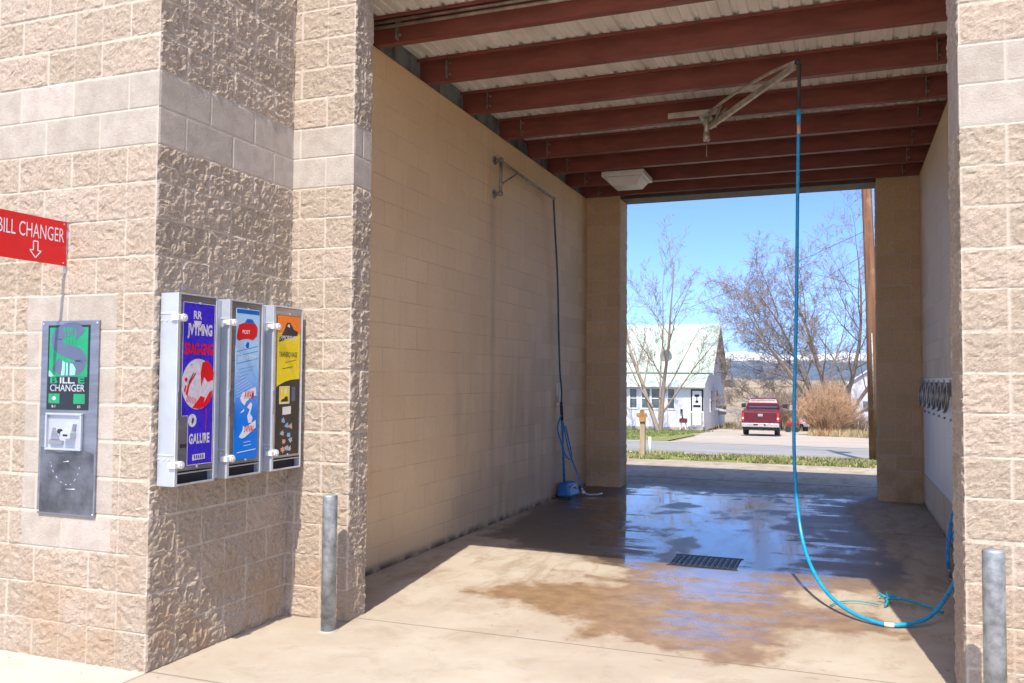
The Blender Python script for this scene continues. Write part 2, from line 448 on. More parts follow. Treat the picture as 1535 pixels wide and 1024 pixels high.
CH = 0.2032
def masonry(name, path, z0, z1, parent, res=0.008, offs=None, rects=(), seed=1, bands=(14, 15), amp=1.0, m_='masonry'):
    """split-faced wall skin following a plan path (outward normal on the right hand side).
    offs: per segment (from_end, even_offset, odd_offset)."""
    path = [np.array(p, float) for p in path]
    segs = []
    for a, b in zip(path[:-1], path[1:]):
        L = np.linalg.norm(b-a); n = max(2, int(round(L/res)))
        d = (b-a)/L
        segs.append((a, b, L, n, d, np.array([d[1], -d[0]])))
    nz = int(round((z1-z0)/res))+1
    Z = np.linspace(z0, z1, nz)
    cols = []
    for i, (a, b, L, n, d, nn) in enumerate(segs):
        s = np.linspace(0, L, n+1)
        fe, e0, e1 = offs[i]
        t = (L-s) if fe else s
        T, ZZ = np.meshgrid(t, Z, indexing='ij')
        k = np.floor(ZZ/CH+1e-6).astype(int)
        fz = ZZ/CH-k
        off = np.where(k % 2 == 0, e0, e1)
        bb = (T+off)/(2*CH); bi = np.floor(bb).astype(int); fb = bb-bi
        dj = np.minimum(fb, 1-fb)*2*CH; dz = np.minimum(fz, 1-fz)*CH
        half = np.abs(fb-0.5)*2*CH
        hh = vnoise(bi*3.7+0.5, k*5.3+0.5, seed+91+i)      # per block random
        sc = vnoise(bi*9.1+0.5, k*2.7+0.5, seed+191+i)
        kind = np.isin(k, bands).astype(float)
        XY = a[None, :]+s[:, None]*d[None, :]
        for (r0, r1, za, zb) in rects:
            inside = (XY[:, 0:1] > r0) & (XY[:, 0:1] < r1) & (np.abs(nn[1]) > 0.5) & (ZZ > za) & (ZZ < zb)
            kind = np.where(inside, 1.0, kind)
        g = 0.0044
        joint = np.maximum(sstep(g*1.7, g*0.6, dj), sstep(g*1.7, g*0.6, dz))
        if sc is not None:
            score = sstep(g*1.5, g*0.5, half)*(sc > 0.45)*(1-kind)
        q = seed*13.1+i*57.3
        wx = fbm(T*16+q, ZZ*16, seed+3, 2)*0.06; wz = fbm(T*16+q+40, ZZ*16, seed+4, 2)*0.06
        big = fbm(T*12+q, ZZ*12, seed+5, 2)
        ch = fbm((T+wx)*26+q, (ZZ+wz)*30, seed+6, 4, 0.52)
        rid = 1-np.abs(2*fbm((T+wz)*19+q, (ZZ+wx)*22, seed+8, 3, 0.5)-1)*2.6
        fine = vnoise(T*150, ZZ*150, seed+9)
        am = amp*(0.44 if abs(nn[1]) > 0.5 else 0.78)
        h = 0.0085+am*(0.009*(big-0.5)+0.013*(ch-0.5)+0.010*(rid-0.45)+(0.004 if abs(nn[1]) > 0.5 else 0.0022)*(fine-0.5))
        h = h+amp*(hh-0.5)*0.005
        edge = sstep(0.0, 0.012, np.minimum(dj, dz))
        h = np.maximum(h, 0.001)*(0.62+0.38*edge)
        h = np.where(kind > 0.5, 0.0085+0.0003*(fine-0.5), h)
        h = h*(1-joint)+0.0042*joint
        h = h*(1-0.30*score)
        mort = np.maximum(joint, score*0.45)
        cols.append((XY, h, kind, mort, (hh*2-1), nn))
    Ps = []; A = {'kind': [], 'mort': [], 'tint': []}
    for i, (XY, h, kind, mort, tint, nn) in enumerate(cols):
        n = len(XY)
        st = 0 if i == 0 else 1
        dirs = np.repeat(nn[None, :], n, 0); hc = h.copy()
        if i > 0:
            pass
        if i < len(cols)-1:
            n2 = cols[i+1][5]; dirs[-1] = (nn+n2)/(1+nn.dot(n2))
            hc[-1] = np.minimum(h[-1], cols[i+1][1][0])
        P = np.zeros((n, nz, 3))
        P[:, :, 0] = XY[:, 0:1]+dirs[:, 0:1]*hc
        P[:, :, 1] = XY[:, 1:2]+dirs[:, 1:2]*hc
        P[:, :, 2] = Z[None, :]
        Ps.append(P[st:])
        for kk, vv in (('kind', kind), ('mort', mort), ('tint', tint)): A[kk].append(vv[st:])
    P = np.concatenate(Ps, 0)
    return grid_object(name, P, m_, {k: np.concatenate(v, 0) for k, v in A.items()}, parent)

# ================================================================== terrain
ZP = [(-80, 0.6), (-20, 0.1), (0, 0.0), (14, 0), (15.6, -.02), (18.3, -.11), (22.5, -.32), (32, -.69), (59, -1.8), (90, -2.6), (200, -4.5), (400, -5.5), (30000, -6)]
def zg(y): return float(np.interp(y, [p[0] for p in ZP], [p[1] for p in ZP]))

def soil_mat():
    n = NT('dry pasture')
    co = n.co()
    a = n.noise(co, 0.05, 6, 0.6); b = n.noise(co, 0.9, 6, 0.7)
    c = n.mix(n.ramp(a, 0.35, 0.65), (0.30, 0.235, 0.155), (0.38, 0.31, 0.22))
    c = n.mix(n.ramp(b, 0.45, 0.75, 0, 0.5), c, (0.24, 0.18, 0.10))
    n.P(col=c, rough=0.95, spec=0.1)
    n.bump(b, 0.5, 0.05)
    return n.m
def grass_mat(name, ca, cb, cc):
    n = NT(name)
    co = n.co()
    a = n.noise(co, 1.3, 5, 0.65); b = n.noise(co, 22, 5, 0.7)
    c = n.mix(n.ramp(a, 0.35, 0.65), ca, cb)
    c = n.mix(n.ramp(b, 0.45, 0.75, 0, 0.7), c, cc)
    n.P(col=c, rough=0.9, spec=0.15)
    n.bump(b, 0.8, 0.03)
    return n.m
def asphalt_mat(name, c1, c2, sp):
    n = NT(name)
    co = n.co()
    a = n.noise(n.mapping(co, (0.25, 1.5, 1)), 0.9, 5, 0.6); b = n.noise(co, 90, 3, 0.7)
    c = n.mix(n.ramp(a, 0.3, 0.7), c1, c2)
    c = n.mix(n.ramp(b, 0.5, 0.75, 0, 0.3), c, sp)
    n.P(col=c, rough=0.85, spec=0.3)
    n.bump(b, 0.4, 0.01)
    return n.m
MT['soil'] = soil_mat()
MT['grass'] = grass_mat('verge grass', (0.15, 0.19, 0.05), (0.26, 0.27, 0.09), (0.36, 0.29, 0.15))
MT['asphalt'] = asphalt_mat('worn street', (0.24, 0.235, 0.23), (0.32, 0.31, 0.295), (0.42, 0.40, 0.37))
MT['gutter'] = asphalt_mat('gutter pan', (0.42, 0.38, 0.33), (0.52, 0.48, 0.42), (0.34, 0.30, 0.26))
MT['dirt'] = asphalt_mat('packed dirt drive', (0.38, 0.32, 0.26), (0.49, 0.43, 0.36), (0.30, 0.24, 0.18))

def sheet(name, poly_rows, m, dz, **kw):
    """rows of (y, x0, x1); lies dz above the terrain profile"""
    mb = MB(); n = 12
    vs = []
    for y, x0, x1 in poly_rows:
        for i in range(n+1): vs.append((x0+(x1-x0)*i/n, y, zg(y)+dz))
    fs = [(r*(n+1)+i, r*(n+1)+i+1, (r+1)*(n+1)+i+1, (r+1)*(n+1)+i) for r in range(len(poly_rows)-1) for i in range(n)]
    mb.add(vs, fs)
    return mb.build(name, m, origin=(0, 0, 0), kind='structure', **kw)

ys = [-80, -20, 0, 14, 15.6, 18.3, 22.5, 32, 45, 59, 90, 200, 400, 900, 2500, 9500]
sheet('ground', [(y, -300-abs(y)*1.5, 300+abs(y)*1.5) for y in ys], 'soil', -0.05, label='dry tan pasture ground running out to the hills')
MT['lot'] = asphalt_mat('pale bounce concrete', (0.50, 0.44, 0.36), (0.58, 0.52, 0.44), (0.42, 0.36, 0.29))
sheet('bounce_lot', [(-45, -34, 30), (-20, -34, 30), (-2.0, -34, 30)], 'lot', -0.002)  # unseen pale lot, added to bounce sunlight into the bay
sheet('side_lot', [(-2.0, 9.0, 30), (0, 9, 30), (14, 9, 30), (15.6, 9, 30), (18.3, 9, 30)], 'lot', -0.002)
sheet('grass_verge', [(18.3, -40, 40), (22.5, -40, 40)], 'grass', -0.012, label='strip of patchy green grass between the apron and the street')
sheet('gutter', [(22.5, -60, 60), (23.6, -60, 60)], 'gutter', -0.02, label='pale concrete gutter along the near edge of the street')
sheet('street', [(23.6, -60, 60), (27.5, -60, 60), (32, -60, 60)], 'asphalt', -0.028, label='light grey worn asphalt street')
sheet('far_gutter', [(32, -60, 60), (32.9, -60, 60)], 'gutter', -0.02, label='pale strip along the far edge of the street')
sheet('yard', [(32.9, -60, -6.2), (45, -60, -7.0), (56, -60, -9.2)], 'grass', -0.01, label='green lawn in front of the white house')
sheet('driveway', [(32.9, -5.9, 12), (40, -6.3, 3.6), (48, -7.2, 1.5), (56, -7.9, -1.0), (75, -8.2, -3.5)], 'dirt', -0.015, label='pale packed dirt driveway the pickup stands on')

# bay floor -----------------------------------------------------------
def sdf_poly(x, y, poly):
    d = np.full(x.shape, 1e9); inside = np.zeros(x.shape, bool)
    n = len(poly)
    for i in range(n):
        x0, y0 = poly[i]; x1, y1 = poly[(i+1) % n]
        ex, ey = x1-x0, y1-y0
        t = np.clip(((x-x0)*ex+(y-y0)*ey)/(ex*ex+ey*ey), 0, 1)
        d = np.minimum(d, np.hypot(x-x0-t*ex, y-y0-t*ey))
        c = ((y0 > y) != (y1 > y)) & (x < (x1-x0)*(y-y0)/(y1-y0+1e-12)+x0)
        inside ^= c
    return np.where(inside, d, -d)
WET = [(-2.55, 5.95), (-2.1, 5.72), (-1.75, 5.45), (-1.5, 5.18), (-.97, 5.15), (-.74, 4.98), (-.42, 5.02), (-.29, 5.25), (-.33, 5.75), (-.1, 5.95), (.32, 5.95), (.40, 6.25), (-.25, 6.5), (-.2, 6.95), (.30, 7.2), (.50, 7.9), (.42, 9.3), (.22, 10.7), (.32, 12.9), (-2.9, 13.2), (-3.5, 12.4), (-3.45, 9.6), (-3.25, 8.2), (-2.9, 7.75), (-2.2, 7.45), (-1.7, 7.2), (-1.75, 6.9), (-2.15, 6.92), (-1.72, 6.6), (-2.3, 6.35)]
CLEAR = [(-2.9, 12.6), (-3.2, 10.5), (-2.6, 8.9), (-1.9, 7.9), (-1.5, 7.1), (-1.2, 6.2), (-.9, 5.5), (-.55, 5.4), (-.5, 6.4), (-.2, 7.4), (.1, 8.2), (.05, 9.6), (-.15, 11.3), (.1, 12.6)]
gx = np.concatenate([np.arange(-9, -3.8, 0.2), np.arange(-3.8, 1.4, 0.035), np.arange(1.4, 9.01, 0.2)])
gy = np.concatenate([np.arange(-2.0, 3.4, 0.2), np.arange(3.4, 13.6, 0.035), np.arange(13.6, 18.35, 0.1)])
gy = np.concatenate([gy[gy < 18.3], [18.3]])
GX, GY = np.meshgrid(gx, gy, indexing='ij')
n1 = fbm(GX*3.1, GY*1.6, 5, 5)-0.5; n2 = fbm(GX*9, GY*6, 8, 4)-0.5
wet = sdf_poly(GX, GY, WET)+n1*0.55+n2*0.16
clr = sdf_poly(GX, GY, CLEAR)+n1*0.9+n2*0.2
isl = sstep(0.50, 0.66, fbm(GX*1.9+3.7, GY*1.3+1.2, 23, 5, 0.6))*(GY > 7.2)
GZ = np.interp(GY, [p[0] for p in ZP], [p[1] for p in ZP])+0.0
GZ = GZ - 0.02*np.exp(-((GX+1.1)**2+(GY-7.8)**2)/3.0)*1.0 + 0.0035*(fbm(GX*0.8, GY*0.8, 3, 3)-0.5)
GZ = np.where((GX > -3.45) & (GX < 0.95), GZ, np.interp(GY, [p[0] for p in ZP], [p[1] for p in ZP]))

def floor_mat():
    n = NT('bay concrete')
    co = n.co(); x, y, z = n.sep(co)[:3]
    wet = n.attr('wet'); clr = n.attr('clear'); isl = n.attr('island')
    f1 = n.noise(co, 0.9, 6, 0.6); f2 = n.noise(co, 7, 6, 0.7); f3 = n.noise(co, 120, 3, 0.7)
    st = n.noise(n.mapping(co, (3.0, 1.1, 1)), 1.5, 6, 0.7, 0.6)
    c = n.mix(n.ramp(f1, 0.3, 0.7), (0.36, 0.30, 0.23), (0.46, 0.405, 0.325))
    c = n.mix(n.ramp(f2, 0.45, 0.75, 0, 0.35), c, (0.42, 0.31, 0.20))
    c = n.mix(n.ramp(f3, 0.55, 0.8, 0, 0.35), c, (0.33, 0.26, 0.19))
    # walkway in front of the left block is a paler pour
    walk = n.math('MULTIPLY', n.math('LESS_THAN', x, -3.455), n.math('LESS_THAN', y, 3.72))
    c = n.mix(n.math('MULTIPLY', walk, 0.35), c, (0.62, 0.58, 0.52))
    gr = n.noise(n.mapping(co, (1, 1, 1)), 2.6, 8, 0.75, 0.5)
    c = n.mix(n.ramp(gr, 0.50, 0.66, 0, 0.45), c, (0.30, 0.23, 0.155))
    sp = n.noise(co, 16, 3, 0.5)
    c = n.mix(n.ramp(sp, 0.70, 0.74, 0, 0.6), c, (0.20, 0.15, 0.10))
    # scuffed and stained inside the bay
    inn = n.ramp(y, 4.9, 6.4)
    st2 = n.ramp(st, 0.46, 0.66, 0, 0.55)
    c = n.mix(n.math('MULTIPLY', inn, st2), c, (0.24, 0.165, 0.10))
    edge = n.math('SUBTRACT', wet, n.math('MULTIPLY', n.math('SUBTRACT', f2, 0.5), 0.55))
    w = n.ramp(n.math('SUBTRACT', edge, n.math('MULTIPLY', n.math('SUBTRACT', f3, 0.5), 0.25)), -0.09, 0.13)
    spots = n.math('MULTIPLY', n.ramp(n.noise(n.mapping(co, (1, 2.2, 1)), 4.3, 4, 0.6), 0.66, 0.70), n.ramp(edge, -0.8, -0.1))
    w = n.math('MAXIMUM', w, n.math('MULTIPLY', spots, 0.8))
    dampc = n.mix(n.ramp(f2, 0.3, 0.7), (0.19, 0.105, 0.045), (0.30, 0.185, 0.09))
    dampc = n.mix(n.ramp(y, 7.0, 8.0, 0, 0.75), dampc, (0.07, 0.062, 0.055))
    c = n.mix(n.math('MULTIPLY', w, 0.88), c, dampc)
    # film of water
    e2 = n.math('SUBTRACT', clr, n.math('MULTIPLY', n.math('SUBTRACT', st, 0.5), 1.6))
    sx = n.noise(n.mapping(co, (0.75, 3.4, 1), (0, 0, 0.12)), 1.7, 6, 0.62, 0.35)
    e2 = n.math('SUBTRACT', e2, n.math('MULTIPLY', n.math('SUBTRACT', sx, 0.47), 3.2))
    film = n.math('MULTIPLY', n.ramp(e2, -0.2, 0.5), w)
    film = n.math('MULTIPLY', film, n.math('MULTIPLY_ADD', isl, -0.85, 1.0))
    # joints
    def line(v, at, wd): return n.ramp(n.math('ABSOLUTE', n.math('SUBTRACT', v, at)), wd, wd*0.35)
    wob = n.math('MULTIPLY', n.math('SUBTRACT', n.noise(co, 3.0, 2), 0.5), 0.012)
    yy = n.math('ADD', y, wob)
    right = n.math('GREATER_THAN', x, -3.46)
    j = n.math('MULTIPLY', line(yy, 3.70, 0.012), right)
    j = n.math('MAXIMUM', j, n.math('MULTIPLY', line(x, -3.46, 0.012), n.math('LESS_THAN', y, 3.71)))
    j2 = n.math('MAXIMUM', line(yy, 5.02, 0.009), line(yy, 9.85, 0.016))
    wob2 = n.math('MULTIPLY', n.math('SUBTRACT', n.noise(n.mapping(co, (1.5, 1.5, 1)), 1.0, 6, 0.7), 0.5), 1.1)
    crack = n.math('MULTIPLY', line(n.math('ADD', n.math('ADD', n.math('MULTIPLY', x, 0.62), wob2), y), 8.7, 0.011), n.ramp(y, 7.0, 7.4))
    j2 = n.math('MAXIMUM', j2, n.math('MULTIPLY', crack, 0.8))
    jj = n.math('MAXIMUM', n.math('MULTIPLY', j, 0.55), n.math('MULTIPLY', j2, 0.7))
    jb = line(y, 14.0, 0.035)
    c = n.mix(jj, c, (0.13, 0.10, 0.075))
    c = n.mix(jb, c, (0.03, 0.03, 0.03))
    c = n.mix(n.math('MULTIPLY', film, n.ramp(y, 7.0, 8.0, 0.15, 0.8)), c, (0.022, 0.024, 0.028))
    n.P(col=c, spec=n.math('MULTIPLY_ADD', w, 0.25, 0.25))
    rr = n.math('MULTIPLY_ADD', w, -0.36, 0.80)
    fr_ = n.ramp(n.noise(n.mapping(co, (2.2, 0.9, 1), (0, 0, 0.5)), 2.0, 5, 0.65, 0.8), 0.42, 0.66, 0.04, 0.16)
    rr = n.mix(film, n.comb(rr, rr, rr), n.comb(fr_, fr_, fr_))
    rr = n.sep(rr)[0]
    n.set(n.b.inputs['Roughness'], rr)
    h = n.math('MULTIPLY', n.math('ADD', f3, n.math('MULTIPLY', f2, 1.5)), n.math('MULTIPLY_ADD', film, -0.98, 1.0))
    h = n.math('SUBTRACT', h, n.math('MULTIPLY', jj, 3.0))
    n.set(n.b.inputs['Coat Weight'], n.math('MULTIPLY', film, 0.8)); n.set(n.b.inputs['Coat Roughness'], n.math('MULTIPLY', fr_, 0.9))
    n.b.inputs['Coat IOR'].default_value = 1.35
    n.bump(h, 0.3, 0.003)
    return n.m
MT['floor'] = floor_mat()
fl = grid_object('concrete_floor', np.stack([GX, GY, GZ], -1), 'floor', {'wet': wet, 'clear': clr, 'island': isl.astype(float)}, smooth=True)
tag(fl, 'tan concrete slab of the wash bay and apron with a wet puddled middle', kind='structure')

# ================================================================== car wash building
XA, YA, YP, XB, YR, XW, YF = -3.468, 3.67, 4.912, -2.997, 5.132, -3.54, 12.45
XC, ZT, XD, XE, XG, YG = -3.035, 4.28, 0.4655, 0.983, 0.564, 4.747
H = 6.1
bld = thing('car_wash_building', (-1.2, 8.5, 0), 'tan split face block car wash with an open bay and red steel roof beams', 'building')
# left block, recess and left front pillar: one continuous skin
masonry('front_wall', [(-8.5, YA), (XA, YA), (XA, YP), (XB, YP), (XB, YR), (XW, YR)][0:5], 0, H, bld, 0.0085,
        [(True, 0, CH), (False, CH, 0), (True, CH, 0), (False, 0.1, 0.3)], rects=[(-4.38, -3.72, 3*CH, 10*CH)], seed=3)
c = MB()
c.box(-8.5, XA-0.012, YA+0.012, YP+0.1, 0, H)
c.box(-8.5, XW-0.17, YP+0.1, 13.4, 0, H)                      # body of the equipment room
c.box(XW-0.17, XB-0.012, YP+0.1, YR-0.007, 0, H)
c.build('inner_wall', 'masonry', bld)
lw = MB(); lw.box(XW-0.17, XW, YR+0.0, YF+0.01, 0, ZT)
lw.build('bay_wall', 'paint_left', bld, label='painted tan block wall on the left of the bay')
# returns behind the front pillars
rt = MB(); rt.box(XW, XB-0.004, YR-0.006, YR+0.012, 0, ZT+0.25); rt.build('pillar_back', 'paint_left', bld)
# right front pillar
masonry('pillar', [(XG, YG+0.42), (XG, YG), (4.2, YG)], 0, H, bld, 0.0095, [(True, 0, CH), (False, 0, CH)], seed=21)
c = MB(); c.box(XG+0.014, 4.2, YG+0.014, YG+0.40, 0, H); c.build('pillar_core', 'masonry', bld)
rw = MB(); rw.box(XE, XE+0.2, YG+0.39, YF+0.61, 0, ZT); rw.build('bay_wall', 'paint_right', bld, label='streaky tan block wall on the right of the bay')
# rear pillars
masonry('rear_pillar', [(XW-0.02, YF), (XC, YF), (XC, YF+0.42)], 0, ZT+0.02, bld, 0.012, [(True, 0, CH), (False, CH, 0)], seed=31, bands=(), amp=0.8, m_='masonry_lifted')
masonry('rear_pillar', [(XD, YF+0.42), (XD, YF), (XE+0.02, YF)], 0, ZT+0.02, bld, 0.012, [(True, 0, CH), (False, CH, 0)], seed=41, bands=(), amp=0.8, m_='masonry_lifted')
c = MB(); c.box(XW-0.5, XC-0.014, YF+0.014, YF+0.41, 0, ZT+0.02); c.build('pillar_core', 'masonry', bld); c = MB(); c.box(XD+0.014, XE+0.8, YF+0.014, YF+0.41, 0, ZT+0.02)
c.build('pillar_core', 'masonry', bld)
# parapets over both openings
c = MB(); c.box(XB-0.012, XG+0.014, YG+0.05, YG+0.35, ZT+0.005, H); c.build('front_header', 'masonry', bld)
c = MB(); c.box(XW-0.5, XE+0.8, YF+0.02, YF+0.42, ZT+0.03, H-0.9); c.build('rear_header', 'masonry', bld)
MT['fascia'] = mat('dark fascia trim', (0.10, 0.07, 0.055), 0.7, 0.0, 0.15, 5)
c = MB(); c.box(XC-0.01, XD+0.01, YF+0.0, YF+0.018, ZT-0.035, ZT+0.05); c.box(XC-0.01, XD+0.01, YF+0.02, YF+0.44, ZT-0.03, ZT+0.026)
c.build('lintel', 'fascia', bld, bevel=0.003)

# roof beams: zed purlins
def beam(y, w=None):
    mb = MB(); x0, x1 = XW-0.1, XE+0.15
    zb, zt = 4.288, 4.492; t = 0.006
    mb.box(x0, x1, y-t/2, y+t/2, zb, zt)                      # web
    mb.box(x0, x1, y+t/2, y+0.075, zb, zb+t)                  # bottom flange, away from the street side
    mb.box(x0, x1, y+0.075-t, y+0.075, zb+t, zb+0.022)
    mb.box(x0, x1, y-0.075, y-t/2, zt-t, zt)                  # top flange
    mb.box(x0, x1, y-0.075, y-0.075+t, zt-0.026, zt-t)
    return mb.build('roof_beam', 'red_oxide', bld)
BEAMS = [5.2, 6.1, 7.05, 8.02, 9.0, 9.93, 10.76, 11.6, 12.33]
for y in BEAMS: beam(y)
# clips where the beams meet the walls
for y in BEAMS[1:]:
    for xx in (XW+0.22, XE-0.2):
        mb = MB()
        mb.box(xx-0.004, xx+0.004, y-0.05, y-0.004, 4.30, 4.47)
        mb.tube([(xx+0.02, y-0.02, 4.34), (xx+0.02, y-0.004, 4.34)], 0.012, 6)
        mb.tube([(xx+0.02, y-0.02, 4.44), (xx+0.02, y-0.004, 4.44)], 0.012, 6)
        mb.build('beam_clip', 'galv_old', bld)

# ribbed deck (real ribs)
def deck_mat():
    n = NT('galvalume deck')
    co = n.co()
    a = n.noise(n.mapping(co, (6, 0.8, 1)), 1.0, 5, 0.6); b = n.noise(co, 3, 4)
    c = n.mix(n.ramp(a, 0.3, 0.7), (0.72, 0.70, 0.65), (0.90, 0.89, 0.85))
    c = n.mix(n.ramp(b, 0.55, 0.8, 0, 0.3), c, (0.40, 0.33, 0.26))
    n.P(col=c, rough=0.45, metal=0.0)
    return n.m
MT['deck'] = deck_mat()
prof = []
x = XW-0.3
while x < XE+0.4:
    # major rib then two minor ribs in each 0.305 pitch
    prof += [(x, 0.0), (x+0.012, 0.030), (x+0.045, 0.030), (x+0.060, 0.0), (x+0.125, 0.0), (x+0.133, 0.013), (x+0.155, 0.013), (x+0.163, 0.0),
             (x+0.215, 0.0), (x+0.223, 0.013), (x+0.245, 0.013), (x+0.253, 0.0)]
    x += 0.305
yy = [4.80, 8.6, 12.5]
P = np.array([[[px, y, 4.498+pz] for y in yy] for px, pz in prof])
dk = grid_object('roof_deck', P[::-1], 'deck', None, bld)
c = MB(); c.box(XW-0.4, XE+0.6, 4.76, 13.1, 4.56, 4.64); c.build('roof_top', 'concrete_grey', bld)
# gap filler plates between wall top and deck
MT['closure'] = mat('grey closure sheet', (0.24, 0.27, 0.27), 0.55, 0.3, 0.25, 4)
c = MB()
c.box(XW-0.075, XW-0.065, 5.14, 12.44, ZT-0.01, 4.56); c2 = MB(); c2.box(XE+0.155, XE+0.165, 5.14, 12.44, ZT-0.01, 4.56)
y = 5.3
while y < 12.4:
    c.box(XW-0.065, XW-0.045, y, y+0.07, ZT+0.002, 4.49); c2.box(XE+0.135, XE+0.155, y, y+0.07, ZT+0.002, 4.49); y += 0.305
c.build('closure_plate', 'closure', bld); c2.build('closure_plate', 'closure', bld)
c = MB(); c.box(XW-0.16, XW+0.004, 5.14, 12.44, ZT+0.001, ZT+0.004); c.build('wall_plate', 'red_oxide', bld); c = MB(); c.box(XE-0.004, XE+0.18, 5.14, 12.44, ZT+0.001, ZT+0.004)
c.build('wall_plate', 'red_oxide', bld)

# ================================================================== bill changer on the front wall
FRL = (Vector((-4.04, YA-0.010, 1.345)), Vector((1, 0, 0)), Vector((0, 0, 1)), Vector((0, -1, 0)))
MT['dull_plate'] = mat('dull steel plate', (0.27, 0.29, 0.33), 0.42, 0.75, 0.12, 3, 0.06, 90, stretch=(1, 1, 7))
bc = thing('bill_changer', (-4.04, YA, 0.80), 'tall grey steel bill changer with a green and black panel in the front wall', 'bill changer')
mb = MB(); mb.prism(rrect(-0.212, -0.545, 0.212, 0.54, 0.004), FRL, -0.004, 0.012); mb.build('faceplate', 'dull_plate', bc, bevel=0.002)
w = MB(); w.prism([(-0.195, -0.535), (0.2, -0.535), (0.2, -0.20), (0.1, -0.17), (-0.05, -0.2), (-0.195, -0.17)], FRL, 0.0121, 0.0126)
w.build('worn_area', 'worn_steel', bc)
pn = MB(); pn.prism([(-0.160, 0.040), (0.150, 0.040), (0.150, 0.515), (-0.160, 0.515)], FRL, 0.0122, 0.0142); pn = pn.build('display_panel', 'black_ink', bc)
g = MB(); g.prism([(-0.148, 0.225), (0.138, 0.225), (0.138, 0.502), (-0.148, 0.502)], FRL, 0.0144, 0.0148)
g.prism([(-0.145, 0.075), (-0.062, 0.075), (-0.062, 0.130), (-0.145, 0.130)], FRL, 0.0144, 0.0148)
g.prism([(0.042, 0.075), (0.125, 0.075), (0.125, 0.130), (0.042, 0.130)], FRL, 0.0144, 0.0148)
g.build('green_field', 'green_ink', pn)
# big dollar-like S
def stroke(mb, pts, wds, fr, d0, d1):
    P2 = [Vector((p[0], p[1])) for p in pts]
    L = []; Rr = []
    for i, p in enumerate(P2):
        t = (P2[min(i+1, len(P2)-1)]-P2[max(i-1, 0)]).normalized(); nn = Vector((-t.y, t.x))
        w = wds if isinstance(wds, (int, float)) else wds[i]
        L.append(p+nn*w/2); Rr.append(p-nn*w/2)
    for i in range(len(P2)-1):
        mb.prism([tuple(Rr[i]), tuple(Rr[i+1]), tuple(L[i+1]), tuple(L[i])], fr, d0, d1)
sp = [tuple(p[:2]) for p in spline([(0.085, 0.455, 0), (0.05, 0.488, 0), (-0.03, 0.485, 0), (-0.09, 0.45, 0), (-0.08, 0.40, 0), (-0.01, 0.37, 0), (0.07, 0.345, 0), (0.09, 0.305, 0), (0.05, 0.272, 0), (-0.04, 0.268, 0), (-0.10, 0.300, 0)], 5)]
sg = MB(); stroke(sg, sp, 0.078, FRL, 0.0150, 0.0153)
text(sg, 'CHANGER', FRL, -0.132, 0.146, 0.256, 0.038, 0.0150, 0.0)
text(sg, 'ILL.', FRL, -0.062, 0.190, 0.112, 0.034, 0.0150, 0.02)
sg.build('dollar_mark', 'grey_ink', pn)
sg = MB(); text(sg, 'CHANGER', FRL, -0.134, 0.143, 0.256, 0.038, 0.0155, 0.0)
text(sg, 'ILL.', FRL, -0.062, 0.187, 0.112, 0.034, 0.0155, 0.02)
text(sg, '$1', FRL, -0.122, 0.050, 0.03, 0.016, 0.0150, 0.0); text(sg, '$5', FRL, 0.07, 0.050, 0.025, 0.016, 0.0150, 0.0)
sg.prism(circ(-0.104, 0.104, 0.016, 16, 0.7), FRL, 0.0150, 0.0153)
sg.build('lettering', 'silver_ink', pn)
sg = MB(); text(sg, 'B', FRL, -0.136, 0.187, 0.056, 0.036, 0.0150, 0.03); text(sg, 'E', FRL, 0.072, 0.187, 0.048, 0.036, 0.0150, 0.03)
for xx in (-0.045, -0.02, 0.004): sg.prism([(xx, 0.475), (xx+0.010, 0.475), (xx+0.010, 0.502), (xx, 0.502)], FRL, 0.0155, 0.0157)
for xx in (-0.032, -0.008, 0.018, 0.042): sg.prism([(xx, 0.40), (xx+0.007, 0.395), (xx+0.007, 0.497), (xx, 0.50)], FRL, 0.0156, 0.0158)
sg.build('green_lettering', 'green_ink', pn)
sg = MB(); sg.prism([(-0.056, 0.233), (-0.03, 0.233), (-0.026, 0.305), (-0.045, 0.315), (-0.048, 0.27)], FRL, 0.0156, 0.0158)
sg.prism([(-0.018, 0.233), (-0.006, 0.233), (-0.006, 0.30), (-0.018, 0.305)], FRL, 0.0156, 0.0158)
sg.prism([(0.010, 0.233), (0.048, 0.235), (0.052, 0.27), (0.03, 0.297), (0.010, 0.30)], FRL, 0.0156, 0.0158)
sg.prism([(-0.147, 0.226), (-0.10, 0.226), (-0.147, 0.262)], FRL, 0.0156, 0.0158)
sg.build('mint_shapes', 'mint_ink', pn)
# bill acceptor bezel: four sides proud of the plate round a recessed tray
bz = MB()
u0, v0, u1, v1 = -0.150, -0.185, 0.118, 0.022
o_, r_, u_, n_ = FRL
def fpt(u, v, d): return o_+r_*u+u_*v+n_*d
t = 0.012
for a, b, c_, d_ in ((u0, v0, u1, v0+t), (u0, v1-t, u1, v1), (u0, v0+t, u0+t, v1-t), (u1-t, v0+t, u1, v1-t)):
    bz.prism([(a, b), (c_, b), (c_, d_), (a, d_)], FRL, 0.0125, 0.030)
bz = bz.build('acceptor_bezel', 'alu', bc, bevel=0.003)
tr = MB(); tr.prism([(u0+t, v0+t), (u1-t, v0+t), (u1-t, v1-t), (u0+t, v1-t)], FRL, 0.0122, 0.0150); tr.build('tray', 'alu', bz)
tr = MB(); tr.prism(rrect(-0.004, -0.118, 0.068, -0.078, 0.006), FRL, 0.015, 0.055); tr.prism([(0.002, -0.078), (0.062, -0.078), (0.072, -0.035), (0.018, -0.035)], FRL, 0.015, 0.042)
tr.build('bill_slot', 'alu', bz, bevel=0.002)
